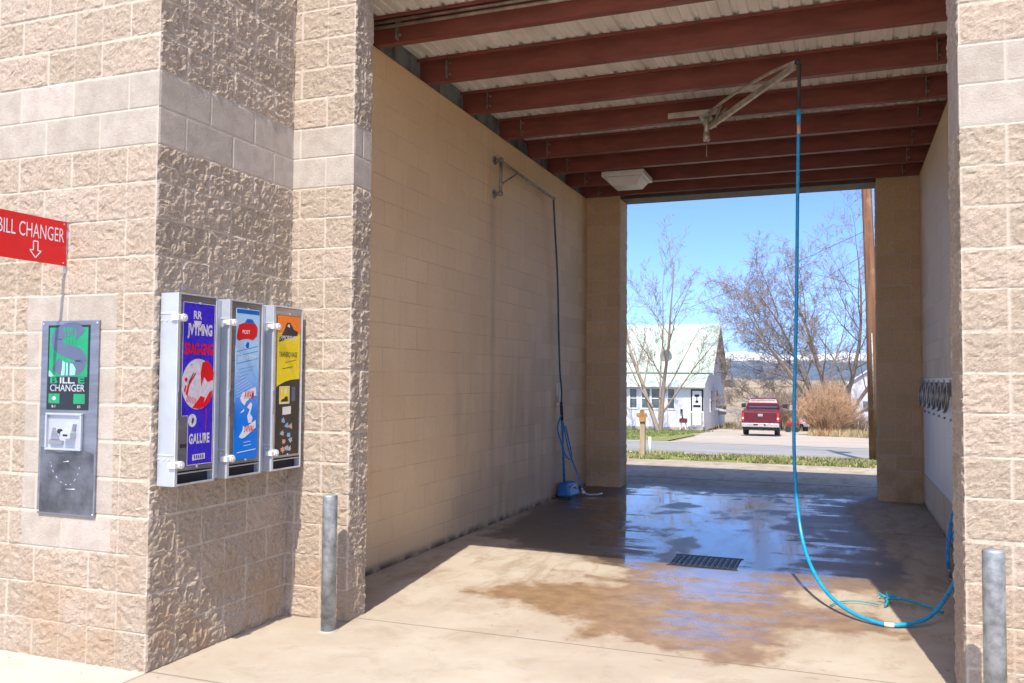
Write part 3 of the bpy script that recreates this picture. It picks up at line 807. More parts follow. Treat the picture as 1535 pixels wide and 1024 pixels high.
tr = MB(); tr.prism(rrect(0.015, -0.104, 0.05, -0.093, 0.003), FRL, 0.0552, 0.0558); tr.prism(circ(-0.045, -0.080, 0.013, 16), FRL, 0.0151, 0.028)
tr.build('slot_opening', 'dark_hole', bz)
tr = MB(); tr.prism([(-0.115, -0.128), (-0.10, -0.06), (-0.085, -0.06), (-0.05, -0.128)], FRL, 0.015, 0.022)
tr.prism(rrect(-0.118, -0.155, -0.02, -0.128, 0.008), FRL, 0.015, 0.03); tr.build('coin_cup', 'sheet_steel', bz, bevel=0.002)
sc = MB()
for (a, b) in ((-0.2, -0.53), (0.2, -0.53), (-0.2, 0.525), (0.2, 0.525)): sc.tube([fpt(a, b, 0.011), fpt(a, b, 0.0145)], 0.005, 8)
sc.build('screw', 'alu_edge', bc)
sc = MB()
pts = spline([fpt(-0.115, -0.255, 0.0125), fpt(-0.10, -0.30, 0.0125), fpt(-0.04, -0.36, 0.0125), fpt(0.03, -0.375, 0.0125), fpt(0.085, -0.32, 0.0125), fpt(0.1, -0.26, 0.0125)], 6)
for i in range(0, len(pts)-2, 3): sc.tube(pts[i:i+2], 0.0016, 5)
sc.tube([fpt(-0.02, -0.25, 0.0125), fpt(0.02, -0.245, 0.0125)], 0.002, 5); sc.tube([fpt(0.0, -0.40, 0.0125), fpt(0.07, -0.398, 0.0125)], 0.002, 5)
sc.build('pry_marks', 'alu_edge', bc)

# ================================================================== red flag sign
sn = thing('wall_sign', (-4.09, YA, 2.17), 'red sign reading BILL CHANGER above a white outlined arrow pointing down', 'sign')
mb = MB(); mb.box(-4.1, -4.097, YA-0.032, YA-0.004, 2.155, 2.475); mb.box(-4.1, -4.055, YA-0.004, YA-0.001, 2.155, 2.475); br = mb.build('bracket', 'alu_edge', sn)
mb = MB()
for zz in (2.18, 2.45): mb.tube([(-4.075, YA-0.004, zz), (-4.075, YA-0.010, zz)], 0.007, 8)
mb.build('bolt', 'galv', br)
SY0 = 3.14
mb = MB(); mb.box(-4.096, -4.092, SY0, YA-0.016, 2.195, 2.445); mb.build('panel', 'sign_red', sn, bevel=0.001)
FS = (Vector((-4.0918, SY0, 2.195)), Vector((0, 1, 0)), Vector((0, 0, 1)), Vector((1, 0, 0)))
SW = YA-0.016-SY0
mb = MB(); text(mb, 'BILL CHANGER', FS, SW-0.43, 0.130, 0.412, 0.078, 0.0003, -0.004)
ac = SW-0.20
arrow = [(ac-0.014, 0.112), (ac-0.014, 0.062), (ac-0.036, 0.062), (ac, 0.022), (ac+0.036, 0.062), (ac+0.014, 0.062), (ac+0.014, 0.112)]
for i in range(len(arrow)):
    a, b = Vector(arrow[i]), Vector(arrow[(i+1) % len(arrow)])
    stroke(mb, [a, b], 0.006, FS, 0.0002, 0.0006)
mb.build('lettering', 'white_ink', sn)
mb = MB()
for (a, b) in ((SW-0.02, 0.015), (SW-0.02, 0.235), (0.02, 0.015), (0.02, 0.235)):
    mb.tube([(-4.092, SY0+a, 2.195+b), (-4.089, SY0+a, 2.195+b)], 0.004, 8)
mb.build('rivet', 'alu_edge', sn)

# ================================================================== vending machines on the side wall
XF = -3.338
def frame_at(y0): return (Vector((XF, y0, 0)), Vector((0, 1, 0)), Vector((0, 0, 1)), Vector((1, 0, 0)))
def vending(y0, label, art):
    W = 0.315; z0, z1 = 0.985, 2.03
    t = thing('vending_machine', (XA+0.01, y0+W/2, z0), label, 'vending machine', 'three vending machines mounted side by side on the block wall')
    fr = frame_at(y0)
    # cabinet: back, two sides, top, and an open coin return slot at the bottom
    b = MB()
    b.box(XA+0.014, XA+0.02, y0+0.004, y0+W-0.004, z0+0.004, z1-0.004)
    b.box(XA+0.016, XF, y0, y0+0.006, z0, z1); b.box(XA+0.016, XF, y0+W-0.006, y0+W, z0, z1)
    b.box(XA+0.016, XF, y0+0.006, y0+W-0.006, z1-0.006, z1); b.box(XA+0.016, XF-0.002, y0+0.006, y0+W-0.006, z0, z0+0.006)
    b.box(XA+0.02, XF-0.045, y0+0.006, y0+W-0.006, z0+0.006, z0+0.07)
    b.box(XF-0.05, XF-0.004, y0+0.006, y0+W-0.006, z0+0.062, z0+0.07)
    b = b.build('cabinet', 'alu', t, bevel=0.0015)
    d = MB(); d.box(XF-0.044, XF-0.040, y0+0.007, y0+W-0.007, z0+0.007, z0+0.061); d.build('slot_opening', 'dark_hole', b)
    # angle trim down the two front edges
    e = MB(); e.box(XF+0.0005, XF+0.006, y0-0.001, y0+0.020, z0+0.002, z1+0.001); e.box(XF+0.0005, XF+0.006, y0+W-0.011, y0+W+0.001, z0+0.002, z1+0.001)
    e.box(XF+0.0005, XF+0.006, y0+0.020, y0+W-0.011, z0+0.002, z0+0.012); e.box(XF+0.0005, XF+0.006, y0+0.020, y0+W-0.011, z1-0.008, z1+0.001)
    e.build('edge_trim', 'alu_edge', b, bevel=0.001)
    e = MB()
    e.box(XA+0.018, XF-0.004, y0-0.003, y0-0.0005, z1-0.115, z1-0.105)
    e.box(XA+0.018, XF-0.004, y0-0.003, y0-0.0005, z0+0.165, z0+0.172)
    for zz in (z1-0.15, z0+0.145):
        for q in (0.025, 0.06, 0.095): e.tube([(XA+q, y0-0.004, zz), (XA+q, y0, zz)], 0.006, 8)
    e.build('side_seam', 'alu_edge', b)
    d = MB(); d.box(XF-0.006, XF+0.002, y0+0.021, y0+W-0.012, z0+0.080, z1-0.010); d = d.build('door', 'sheet_steel', t, bevel=0.001)
    for zz in (z0+0.115, z1-0.135):
        l = MB(); l.tube([(XF-0.002, y0+0.032, zz), (XF+0.026, y0+0.032, zz)], 0.021, 14); l.tube([(XF+0.026, y0+0.032, zz), (XF+0.030, y0+0.032, zz)], 0.009, 10)
        l.box(XF-0.03, XF+0.018, y0-0.014, y0+0.024, zz-0.016, zz+0.014)
        l.build('lock', 'plastic_white', t, bevel=0.003, label='pale round lock and hasp at the hinge edge')
    pl = MB(); pl.prism(rrect(0.006, 0.0, 0.018, 0.15, 0.006), (Vector((XF+0.006, y0, z0+0.36)), *fr[1:]), 0, 0.006); pl.build('pull_handle', 'sheet_steel', d)
    for zz in (z0+0.095, z1-0.045):
        l = MB(); l.tube([(XF+0.002, y0+W*0.55, zz), (XF+0.005, y0+W*0.55, zz)], 0.007, 10); l.build('rivet', 'alu_edge', d)
    art(t, d, y0, fr)
    return t

def art_indigo(t, d, y0, fr):
    D = 0.0035
    # notched decal, z 1.09 - 1.985
    m = MB(); m.prism([(0.040, 1.985), (0.040, 1.36), (0.092, 1.36), (0.092, 1.09), (0.295, 1.09), (0.295, 1.975), (0.290, 1.985)], fr, 0.0022, D); s = m.build('decal', 'decal_indigo', t)
    m = MB(); e = D+0.0003
    k = [(0.042, 1.983), (0.042, 1.362), (0.094, 1.362), (0.094, 1.092), (0.293, 1.092), (0.293, 1.983)]
    for i in range(6): stroke(m, [k[i], k[(i+1) % 6]], 0.0035, fr, e, e+0.0002)
    m.prism(circ(0.168, 1.535, 0.128, 36, 1.1), fr, e+0.0002, e+0.0004)
    m.prism(circ(0.128, 1.335, 0.033, 20, 1.1), fr, e+0.0005, e+0.0007)
    text(m, 'JVYMNG', fr, 0.075, 1.785, 0.200, 0.085, e, 0.045)
    text(m, 'GALURE', fr, 0.105, 1.205, 0.165, 0.058, e, 0.045)
    m.prism([(0.135, 1.115), (0.235, 1.118), (0.235, 1.150), (0.135, 1.147)], fr, e, e+0.0002)
    m.prism([(0.125, 1.885), (0.185, 1.885), (0.18, 1.862), (0.155, 1.85), (0.13, 1.862)], fr, e, e+0.0002); text(m, 'RR', fr, 0.122, 1.895, 0.066, 0.045, e, 0.03)
    m.build('lettering', 'ink_pink', s)
    m = MB(); e2 = D+0.0009
    text(m, 'SRAG-GNG', fr, 0.055, 1.695, 0.230, 0.068, e2, 0.045)
    m.prism([(0.20, 1.655), (0.185, 1.60), (0.192, 1.52), (0.215, 1.575), (0.245, 1.545), (0.290, 1.56), (0.293, 1.60), (0.27, 1.64), (0.24, 1.668)], fr, e2, e2+0.0002)
    m.prism([(0.07, 1.48), (0.085, 1.53), (0.145, 1.60), (0.150, 1.592), (0.10, 1.53), (0.085, 1.47)], fr, e2, e2+0.0002)
    m.prism([(0.125, 1.405), (0.19, 1.47), (0.225, 1.46), (0.215, 1.43), (0.26, 1.49), (0.288, 1.50), (0.27, 1.44), (0.23, 1.41), (0.18, 1.395)], fr, e2, e2+0.0002)
    m.prism(circ(0.072, 1.56, 0.012, 12), fr, e2, e2+0.0002)
    m.prism([(0.235, 1.40), (0.240, 1.40), (0.238, 1.27), (0.234, 1.27)], fr, e2, e2+0.0002)
    m.prism([(0.055, 1.50), (0.068, 1.53), (0.078, 1.53), (0.066, 1.49)], fr, e2, e2+0.0002)
    for i in range(7): m.prism([(0.075+i*0.011, 1.44-i*0.003), (0.079+i*0.011, 1.44-i*0.003), (0.09+i*0.011, 1.475-i*0.003), (0.086+i*0.011, 1.475-i*0.003)], fr, e2, e2+0.0002)
    m.build('red_artwork', 'ink_red', s)
    m = MB(); e3 = e2+0.0004
    m.prism([(0.09, 1.545), (0.13, 1.60), (0.134, 1.597), (0.098, 1.54)], fr, e3, e3+0.0001)
    m.prism([(0.12, 1.325), (0.132, 1.315), (0.142, 1.345), (0.128, 1.352)], fr, e3, e3+0.0001)
    m.prism([(0.10, 1.635), (0.118, 1.642), (0.116, 1.645), (0.10, 1.638)], fr, e3, e3+0.0001)
    for i in range(5): m.prism([(0.146+i*0.017, 1.124), (0.154+i*0.017, 1.124), (0.154+i*0.017, 1.143), (0.146+i*0.017, 1.143)], fr, e3, e3+0.0001)
    for i in range(5): m.prism([(0.132+i*0.027, 1.207), (0.135+i*0.027, 1.207), (0.137+i*0.027, 1.245), (0.134+i*0.027, 1.245)], fr, e3, e3+0.0001)
    m.build('dark_artwork', 'ink_navy', s)
    m = MB(); m.box(XF+0.0022, XF+0.0035, y0+0.040, y0+0.088, 1.19, 1.21); m.build('coin_slot', 'dark_hole', d)
def art_sky(t, d, y0, fr):
    D = 0.0035; e = D+0.0003
    m = MB(); m.prism(rrect(0.062, 1.088, 0.282, 1.985, 0.010), fr, 0.0022, D); s = m.build('decal', 'decal_sky', t)
    m = MB(); m.prism([(0.066, 1.955), (0.278, 1.955), (0.278, 1.98), (0.066, 1.98)], fr, e, e+0.0001)
    m.prism([(0.14, 1.90), (0.16, 1.925), (0.21, 1.925), (0.235, 1.90)], fr, e, e+0.0001)
    for i in range(9):
        zz = 1.50+i*0.0
    m.prism([(0.15, 1.765), (0.17, 1.79), (0.185, 1.78), (0.18, 1.75), (0.16, 1.75)], fr, e, e+0.0001)
    stroke(m, [(0.075, 1.655), (0.075, 1.70), (0.27, 1.735), (0.27, 1.69), (0.075, 1.655)], 0.003, fr, e, e+0.0001)
    stroke(m, [(0.068, 1.725), (0.27, 1.765)], 0.003, fr, e, e+0.0001)
    for i in range(4): stroke(m, [(0.085, 1.62-i*0.022), (0.25-i*0.03, 1.645-i*0.025)], 0.0015, fr, e, e+0.0001)
    m.build('blue_artwork', 'ink_blue', s)
    m = MB()
    m.prism([(0.068, 1.82), (0.085, 1.885), (0.13, 1.90), (0.24, 1.90), (0.262, 1.875), (0.258, 1.825), (0.22, 1.80), (0.17, 1.805), (0.12, 1.80), (0.09, 1.79), (0.07, 1.80)], fr, e+0.0002, e+0.0004)
    text(m, 'AWAM', fr, 0.145, 1.445, 0.095, 0.050, e+0.0009, 0.02, 0.3)
    text(m, 'SVIVAL', fr, 0.150, 1.245, 0.095, 0.040, e+0.0009, 0.02, 0.3)
    m.build('red_artwork', 'ink_red', s)
    m = MB()
    m.prism([(0.11, 1.45), (0.135, 1.485), (0.165, 1.49), (0.255, 1.515), (0.262, 1.46), (0.235, 1.465), (0.17, 1.43), (0.15, 1.405), (0.12, 1.43)], fr, e+0.0004, e+0.0006)
    m.prism([(0.19, 1.30), (0.178, 1.34), (0.20, 1.38), (0.175, 1.395), (0.21, 1.425), (0.225, 1.41), (0.205, 1.355), (0.23, 1.33), (0.22, 1.30)], fr, e+0.0004, e+0.0006)
    m.prism([(0.105, 1.22), (0.14, 1.26), (0.14, 1.285), (0.165, 1.275), (0.26, 1.315), (0.262, 1.27), (0.16, 1.215), (0.13, 1.21)], fr, e+0.0004, e+0.0006)
    for i in range(9): stroke(m, [(0.072, 1.455+i*0.018), (0.235-i*0.018, 1.515+i*0.013)], 0.0022, fr, e, e+0.0001)
    text(m, 'FOST', fr, 0.12, 1.835, 0.07, 0.022, e+0.0008, 0.02)
    text(m, 'LEWATOM', fr, 0.09, 1.68, 0.16, 0.030, e+0.0004, 0.0, 0.2)
    stroke(m, [(0.09, 1.128), (0.265, 1.140)], 0.005, fr, e, e+0.0001); stroke(m, [(0.15, 1.185), (0.215, 1.19)], 0.003, fr, e, e+0.0001); stroke(m, [(0.15, 1.165), (0.22, 1.17)], 0.003, fr, e, e+0.0001)
    m.prism([(0.11, 1.36), (0.15, 1.385), (0.148, 1.37)], fr, e, e+0.0001)
    m.build('white_artwork', 'white_ink', s)
def art_yellow(t, d, y0, fr):
    D = 0.0035; e = D+0.0003
    m = MB(); m.prism(rrect(0.040, 1.080, 0.290, 1.975, 0.008), fr, 0.0022, D); s = m.build('decal', 'decal_dark', t)
    cur = [(0.29-i*0.025, 1.565+0.018*math.sin(i/10*math.pi*0.9)-0.0055*i) for i in range(11)]
    m = MB(); m.prism([(0.042, 1.86), (0.042, cur[-1][1])]+cur[::-1][1:-1]+[(0.288, 1.565), (0.288, 1.86)], fr, e, e+0.0001)
    m.prism([(0.08, 1.41), (0.175, 1.412), (0.175, 1.515), (0.08, 1.513)], fr, e, e+0.0001)
    m.build('yellow_field', 'decal_yellow', s)
    m = MB(); m.prism([(0.042, 1.86), (0.288, 1.86), (0.288, 1.972), (0.042, 1.972)], fr, e, e+0.0001); m.build('orange_field', 'decal_orange', s)
    m = MB()
    m.prism([(0.06, 1.80), (0.26, 1.85), (0.262, 1.875), (0.22, 1.885), (0.175, 1.93), (0.14, 1.925), (0.11, 1.87), (0.065, 1.83)], fr, e+0.0002, e+0.0004)
    text(m, 'TANNERO RAGE', fr, 0.065, 1.705, 0.195, 0.035, e+0.0002, 0.03, 0.1)
    stroke(m, [(0.13, 1.67), (0.25, 1.69)], 0.004, fr, e+0.0002, e+0.0003); stroke(m, [(0.10, 1.63), (0.21, 1.645)], 0.005, fr, e+0.0002, e+0.0003)
    m.prism([(0.09, 1.42), (0.165, 1.42), (0.165, 1.45), (0.14, 1.455), (0.125, 1.44), (0.10, 1.435)], fr, e+0.0002, e+0.0003)
    m.build('black_artwork', 'black_ink', s)
    m = MB(); text(m, 'PMORSVAL', fr, 0.075, 1.815, 0.175, 0.030, e+0.0006, 0.01, 0.2)
    m.prism([(0.145, 1.905), (0.155, 1.918), (0.17, 1.918), (0.172, 1.895)], fr, e+0.0006, e+0.0007)
    stroke(m, [(0.075, 1.408), (0.18, 1.41), (0.18, 1.517), (0.075, 1.515), (0.075, 1.408)], 0.007, fr, e+0.0002, e+0.0003)
    m.prism([(0.11, 1.335), (0.20, 1.34), (0.20, 1.39), (0.11, 1.385)], fr, e, e+0.0001)
    m.prism([(0.095, 1.47), (0.105, 1.47), (0.105, 1.495), (0.095, 1.495)], fr, e+0.0004, e+0.0005); m.prism([(0.13, 1.47), (0.15, 1.47), (0.15, 1.50), (0.13, 1.50)], fr, e+0.0004, e+0.0005)
    m.build('white_artwork', 'plastic_white', s)
    m = MB(); m.prism([(0.205, 1.42), (0.245, 1.422), (0.245, 1.515), (0.205, 1.513)], fr, e, e+0.0001)
    m.build('grey_label', 'grey_ink', s)
    rng = random.Random(4)
    for (cx, cz, mm) in ((0.12, 1.30, 'ink_skyblue'), (0.16, 1.265, 'ink_skyblue'), (0.20, 1.26, 'ink_peach'), (0.11, 1.22, 'silver_ink'), (0.18, 1.205, 'ink_skyblue'), (0.13, 1.165, 'ink_peach'), (0.20, 1.17, 'silver_ink'), (0.16, 1.12, 'silver_ink'), (0.12, 1.115, 'ink_peach'), (0.19, 1.115, 'silver_ink')):
        m = MB(); a = rng.uniform(0, 6)
        for q in range(3):
            p = [(cx+math.cos(a+k*2.1+q)*(0.022+0.012*rng.random())*(1-q*0.2), cz+math.sin(a+k*2.1+q)*(0.018+0.01*rng.random())*(1-q*0.2)) for k in range(3)]
            m.prism(p, fr, e+0.0001*q, e+0.0001*q+0.00005)
        m.build('product_picture', mm, s)

vending(3.705, 'leftmost vending machine with an indigo decal, white lettering and a red and white disc', art_indigo)
vending(4.125, 'middle vending machine with a light blue decal and small red pickup artwork', art_sky)
vending(4.545, 'rightmost vending machine with an orange, yellow and black decal', art_yellow)
# joining boxes between machines
for i, y in enumerate((4.0225, 4.4425)):
    m = MB(); m.box(XA+0.016, XF-0.055, y, y+0.1, 0.99, 2.025); m = m.build('spacer_box', 'alu', bevel=0.001)
    tag(m, ('narrow grey spacer box between the indigo and the light blue machines', 'narrow grey spacer box between the light blue and the yellow black machines')[i], 'box', 'spacer boxes between the vending machines')

# ================================================================== bollards
def bollard(x, y, label):
    t = thing('bollard', (x, y, 0), label, 'bollard', 'steel pipe bollards in front of the bay pillars')
    m = MB(); r = 0.046
    zs = [0, 0.83, 0.836, 0.840, 0.841]
    rs = [r, r, r*0.985, r*0.93, r*0.3]
    m.tube([(x, y, z) for z in zs], rs, 32); m.build('post', 'galv', t)
    m = MB(); m.tube([(x, y, -0.01), (x, y, 0.006)], [0.062, 0.058], 24); m.build('footing', 'concrete_grey', t)
    return t
b1 = bollard(-2.998, 4.70, 'round galvanised steel bollard in front of the left pillar')
b2 = b1.copy(); COL.objects.link(b2); b2.location = (0.625, 4.355, 0)
b2['label'] = 'round galvanised steel bollard in front of the right pillar'
for ch in list(b1.children):
    c = ch.copy(); COL.objects.link(c); c.parent = b2

# ================================================================== bay fittings
# conduits under the first roof beam
for i, z in enumerate((4.452, 4.408)):
    m = MB(); m.tube([(XW-0.02, 6.055, z), (XE, 6.055, z)], 0.013, 12)
    m.build('conduit', MT['boom'], origin=None)
    o = COL.objects[-1]
    tag(o, ('upper of the two pale conduits clipped along the first roof beam', 'lower of the two pale conduits clipped along the first roof beam')[i], 'conduit', 'conduits along the roof beam')
# ceiling light
lt = thing('ceiling_light', (-2.62, 10.9, 4.29), 'boxy off white ceiling light under the rear roof beams', 'light fixture')
m = MB(); m.box(-2.90, -2.34, 10.86, 11.42, 4.215, 4.286); m.build('housing', 'plastic_white', lt, bevel=0.012)
m = MB(); m.hexa([(-2.79, 10.97, 4.115), (-2.45, 10.97, 4.115), (-2.45, 11.31, 4.115), (-2.79, 11.31, 4.115), (-2.86, 10.90, 4.213), (-2.38, 10.90, 4.213), (-2.38, 11.38, 4.213), (-2.86, 11.38, 4.213)])
m.build('lens', 'plastic_white', lt, bevel=0.008)

# ceiling boom with long hose
bm = thing('ceiling_boom', (-1.25, 8.7, 4.29), 'pale steel swing boom pivoting under the roof beams and carrying the long blue hose', 'boom')
piv = Vector((-1.24, 8.72, 4.12)); tip = Vector((-0.300, 7.175, 4.125))
m = MB(); m.tube([piv+Vector((0, 0, 0.17)), piv+Vector((0, 0, -0.10))], 0.026, 14); m.tube([piv+Vector((0, 0, -0.14)), piv+Vector((0, 0, -0.06))], 0.034, 14); m.build('pivot', 'boom', bm)
m = MB(); m.bar(piv+Vector((0.04, -0.06, -0.02)), tip+Vector((-0.03, 0.05, -0.015)), 0.035, 0.05); m.build('arm', 'boom', bm, bevel=0.004)
m = MB(); m.tube(spline([piv+Vector((0.03, -0.05, 0.13)), piv.lerp(tip, 0.35)+Vector((0, 0, 0.13)), piv.lerp(tip, 0.7)+Vector((0, 0, 0.085)), tip+Vector((-0.01, 0.0, 0.01))], 5), 0.014, 8); m.build('brace', 'boom', bm)
m = MB(); m.box(-1.62, -1.12, 8.67, 8.80, 4.268, 4.284); m.box(-1.62, -1.12, 8.67, 8.676, 4.225, 4.268); m.build('mount_channel', 'boom', bm, bevel=0.002)
m = MB(); m.box(-1.30, -1.18, 8.60, 9.05, 4.20, 4.208); m.bar(piv+Vector((-0.02, 0.08, 0.0)), piv+Vector((0.22, -0.14, 0.11)), 0.03, 0.05); m.build('pivot_plate', 'galv_old', bm)
m = MB(); m.tube(spline([piv+Vector((0.10, -0.1, 0.02)), piv+Vector((0.14, -0.16, 0.10)), piv+Vector((0.17, -0.2, 0.14))], 4), 0.012, 8); m.tube([piv+Vector((0, 0, -0.10)), piv+Vector((0, 0, -0.30))], 0.005, 6); m.build('hook', 'galv_old', bm)

hs = thing('pressure_hose', (0.3, 6.3, 0), 'long bright blue pressure hose hanging from the boom and looping over the floor', 'hose')
m = MB(); m.tube([tip, tip+Vector((0.012, 0, -0.02)), tip+Vector((0.004, 0.0, -0.40))], 0.014, 10); m.ball(tip, 0.028, 10); m.build('swivel', 'black_rubber', hs)
ht = tip+Vector((0.004, 0.0, -0.40))
m = MB(); m.tube([ht+Vector((0, 0, 0.02)), ht+Vector((0, 0, -0.10))], 0.017, 10); m.build('sleeve', 'hose_bright', hs)
m = MB(); m.tube([ht+Vector((0, 0, -0.10)), ht+Vector((0, 0, -0.18))], 0.0145, 10); m.build('printed_band', 'ink_peach', hs)
hp = spline([tuple(ht), (-0.31, 7.20, 3.0), (-0.325, 7.22, 2.1), (-0.345, 7.22, 1.4), (-0.345, 7.2, 0.95), (-0.315, 7.12, 0.55), (-0.25, 6.92, 0.28), (-0.13, 6.58, 0.12), (0.02, 6.32, 0.045), (0.18, 6.17, 0.018), (0.33, 6.14, 0.015), (0.52, 6.27, 0.05), (0.66, 6.5, 0.16), (0.76, 6.72, 0.30), (0.83, 6.86, 0.50), (0.87, 6.95, 0.75), (0.90, 7.0, 0.98)], 8)
m = MB(); m.tube(hp, 0.0135, 12); m.build('hose_line', 'hose_bright', hs)
m = MB(); m.tube(hp[76:80], 0.0155, 12); m.build('joint_tape', 'white_ink', hs)
MT['hose_bright'] = MT['hose_bright']
hk = MB(); hk.box(0.955, 0.983, 6.9, 7.1, 0.9, 1.1); hk.box(0.88, 0.955, 6.97, 7.03, 0.985, 1.0); hk.build('wall_hook', 'galv_old', hs)

# spray wand and its loop by the right wall
wd = thing('spray_wand', (0.93, 8.9, 0), 'blue hose tail with a steel spray wand leaning by the right wall', 'spray wand')
m = MB(); m.tube(spline([(0.95, 8.266, 0.66), (0.877, 7.986, 0.58), (0.823, 7.81, 0.44), (0.788, 7.683, 0.3), (0.77, 7.568, 0.2), (0.784, 7.613, 0.12)], 6), 0.015, 10); m.build('hose_tail', 'hose_blue', wd)
m = MB(); m.tube(spline([(0.813, 7.789, 0.4), (0.839, 7.669, 0.28), (0.876, 7.672, 0.22), (0.975, 7.726, 0.15)], 6), 0.012, 10); m.build('hose_tail', 'hose_blue', wd)
m = MB(); m.tube([(0.784, 7.615, 0.13), (0.796, 7.653, 0.03)], 0.012, 10); m.tube([(0.796, 7.653, 0.03), (0.827, 7.591, 0.02)], 0.018, 8); m.build('lance', 'sheet_steel', wd)
# frayed rope on the floor
rp = MB(); rng = random.Random(8)
base = Vector((0.30, 6.78, 0.03))
rp.tube(spline([base+Vector((-0.02, -0.12, -0.02)), base+Vector((0.0, -0.05, -0.01)), base, base+Vector((0.1, 0.0, 0.01)), base+Vector((0.26, -0.08, -0.01)), base+Vector((0.34, -0.16, -0.02))], 5), 0.010, 7)
for i in range(14):
    a = rng.uniform(0, 6.28)
    rp.tube(spline([base, base+Vector((math.cos(a)*0.03, math.sin(a)*0.03, 0.02)), base+Vector((math.cos(a)*0.07, math.sin(a)*0.06, rng.uniform(-0.02, 0.04)))], 3), 0.0035, 4)
rp.tube(spline([(0.24, 6.67, 0.01), (0.10, 6.72, 0.01), (-0.02, 6.65, 0.008), (-0.08, 6.52, 0.008)], 5), 0.005, 5)
MT['rope'] = mat('teal rope', (0.02, 0.30, 0.38), 0.7, 0, 0.2)
tag(rp.build('rope', 'rope'), 'frayed teal blue rope scrap on the floor inside the hose loop', 'rope')

# floor drain
MT['wet_iron'] = mat('wet cast iron', (0.03, 0.03, 0.03), 0.5, 0.0, 0.3, 20, 0.6, 40, spec=0.3)
MT['sump_water'] = mat('sump water', (0.02, 0.02, 0.022), 0.35, 0, 0.2, spec=0.5)
dr = thing('floor_drain', (-1.12, 7.78, -0.015), 'dark slotted drain grate in the wet bay floor', 'drain')
m = MB(); zf = 0.0045-0.02
x0, x1, y0, y1 = -1.42, -0.82, 7.52, 8.04
m.box(x0, x1, y0+0.018, y0+0.03, zf-0.02, zf+0.002); m.box(x0, x1, y1-0.03, y1-0.018, zf-0.02, zf+0.002); m.box(x0+0.018, x0+0.03, y0+0.03, y1-0.03, zf-0.02, zf+0.002); m.box(x1-0.03, x1-0.018, y0+0.03, y1-0.03, zf-0.02, zf+0.002)
m.build('frame', 'wet_iron', dr)
m = MB(); m.box(x0+0.03, x1-0.03, y0+0.03, y1-0.03, zf-0.03, zf-0.001); m.build('pit', 'sump_water', dr)
m = MB()
for i in range(11): m.box(x0+0.045+i*0.048, x0+0.070+i*0.048, y0+0.03, y1-0.03, zf-0.001, zf+0.004)
m.build('grate', 'wet_iron', dr)

# left wall boom with the foam brush
lb = thing('wall_boom', (XW+0.02, 8.72, 3.6), 'weathered pipe swing boom on a wall bracket high on the left wall', 'boom')
m = MB(); m.tube([(XW+0.08, 8.72, 3.58), (XW+0.08, 8.72, 3.99)], 0.017, 10); m.build('upright', 'galv_old', lb)
for z in (3.60, 3.97):
    m = MB(); m.tube([(XW, 8.72, z), (XW+0.012, 8.72, z)], 0.05, 12); m.tube([(XW+0.01, 8.72, z), (XW+0.08, 8.72, z)], 0.02, 8); m.ball((XW+0.08, 8.72, z), 0.03, 10); m.build('wall_flange', 'galv_old', lb)
m = MB(); m.tube([(XW+0.08, 8.72, 3.96), (XW+0.10, 10.52, 3.90)], 0.017, 10); m.ball((XW+0.10, 10.52, 3.90), 0.027, 10); m.build('arm', 'galv_old', lb)
m = MB(); m.tube([(XW+0.08, 8.72, 3.70), (XW+0.085, 9.22, 3.93)], 0.011, 8); m.build('brace', 'galv_old', lb)
fh = thing('foam_brush', (XW+0.1, 11.0, 0), 'foaming brush with a bright blue head standing against the left wall', 'brush')
m = MB(); m.tube(spline([(XW+0.10, 10.52, 3.88), (XW+0.09, 10.60, 3.6), (XW+0.07, 10.80, 2.9), (XW+0.07, 10.86, 2.2), (XW+0.07, 10.92, 1.7), (XW+0.07, 11.0, 1.42), (XW+0.07, 10.99, 1.26)], 6), 0.013, 8); m.build('hose', 'hose_dull', fh)
m = MB(); m.box(XW+0.0, XW+0.02, 11.0, 11.10, 1.34, 1.52); m.bar((XW+0.03, 11.05, 1.50), (XW+0.05, 11.02, 1.22), 0.02, 0.03); m.tube([(XW, 11.0, 1.24), (XW+0.09, 11.0, 1.24)], 0.02, 8); m.build('holder', 'plastic_white', fh)
m = MB(); m.tube([(XW+0.07, 10.99, 1.27), (XW+0.075, 11.01, 1.03)], 0.021, 10); m.build('grip', 'black_rubber', fh)
m = MB(); m.tube([(XW+0.075, 11.01, 1.05), (XW+0.10, 11.05, 0.20)], 0.016, 10); m.build('handle', 'hose_blue', fh)
m = MB(); m.tube(spline([(XW+0.08, 10.96, 1.10), (XW+0.05, 10.90, 0.95), (XW+0.07, 10.98, 0.75), (XW+0.10, 11.12, 0.55), (XW+0.13, 11.26, 0.50), (XW+0.12, 11.27, 0.62), (XW+0.09, 11.12, 0.95)], 6), 0.010, 8)
m.tube(spline([(XW+0.08, 11.04, 1.0), (XW+0.12, 11.2, 0.6), (XW+0.17, 11.38, 0.32), (XW+0.24, 11.40, 0.10)], 6), 0.010, 8); m.build('hose', 'hose_blue', fh)
m = MB(); m.hexa([(XW+0.03, 10.93, 0.035), (XW+0.22, 10.93, 0.035), (XW+0.26, 11.26, 0.035), (XW+0.03, 11.26, 0.035), (XW+0.05, 10.96, 0.205), (XW+0.17, 10.96, 0.205), (XW+0.22, 11.22, 0.215), (XW+0.05, 11.22, 0.215)]); m.build('brush_head', 'foam_blue', fh, bevel=0.02)
m = MB(); m.box(XW+0.05, XW+0.23, 10.95, 11.24, 0.0, 0.034); m.build('bristles', 'black_rubber', fh)
m = MB(); m.tube(spline([(XW+0.215, 11.0, 0.15), (XW+0.235, 11.06, 0.17), (XW+0.24, 11.14, 0.16), (XW+0.245, 11.16, 0.12)], 4), 0.012, 6); m.build('brush_mark', 'plastic_white', fh)
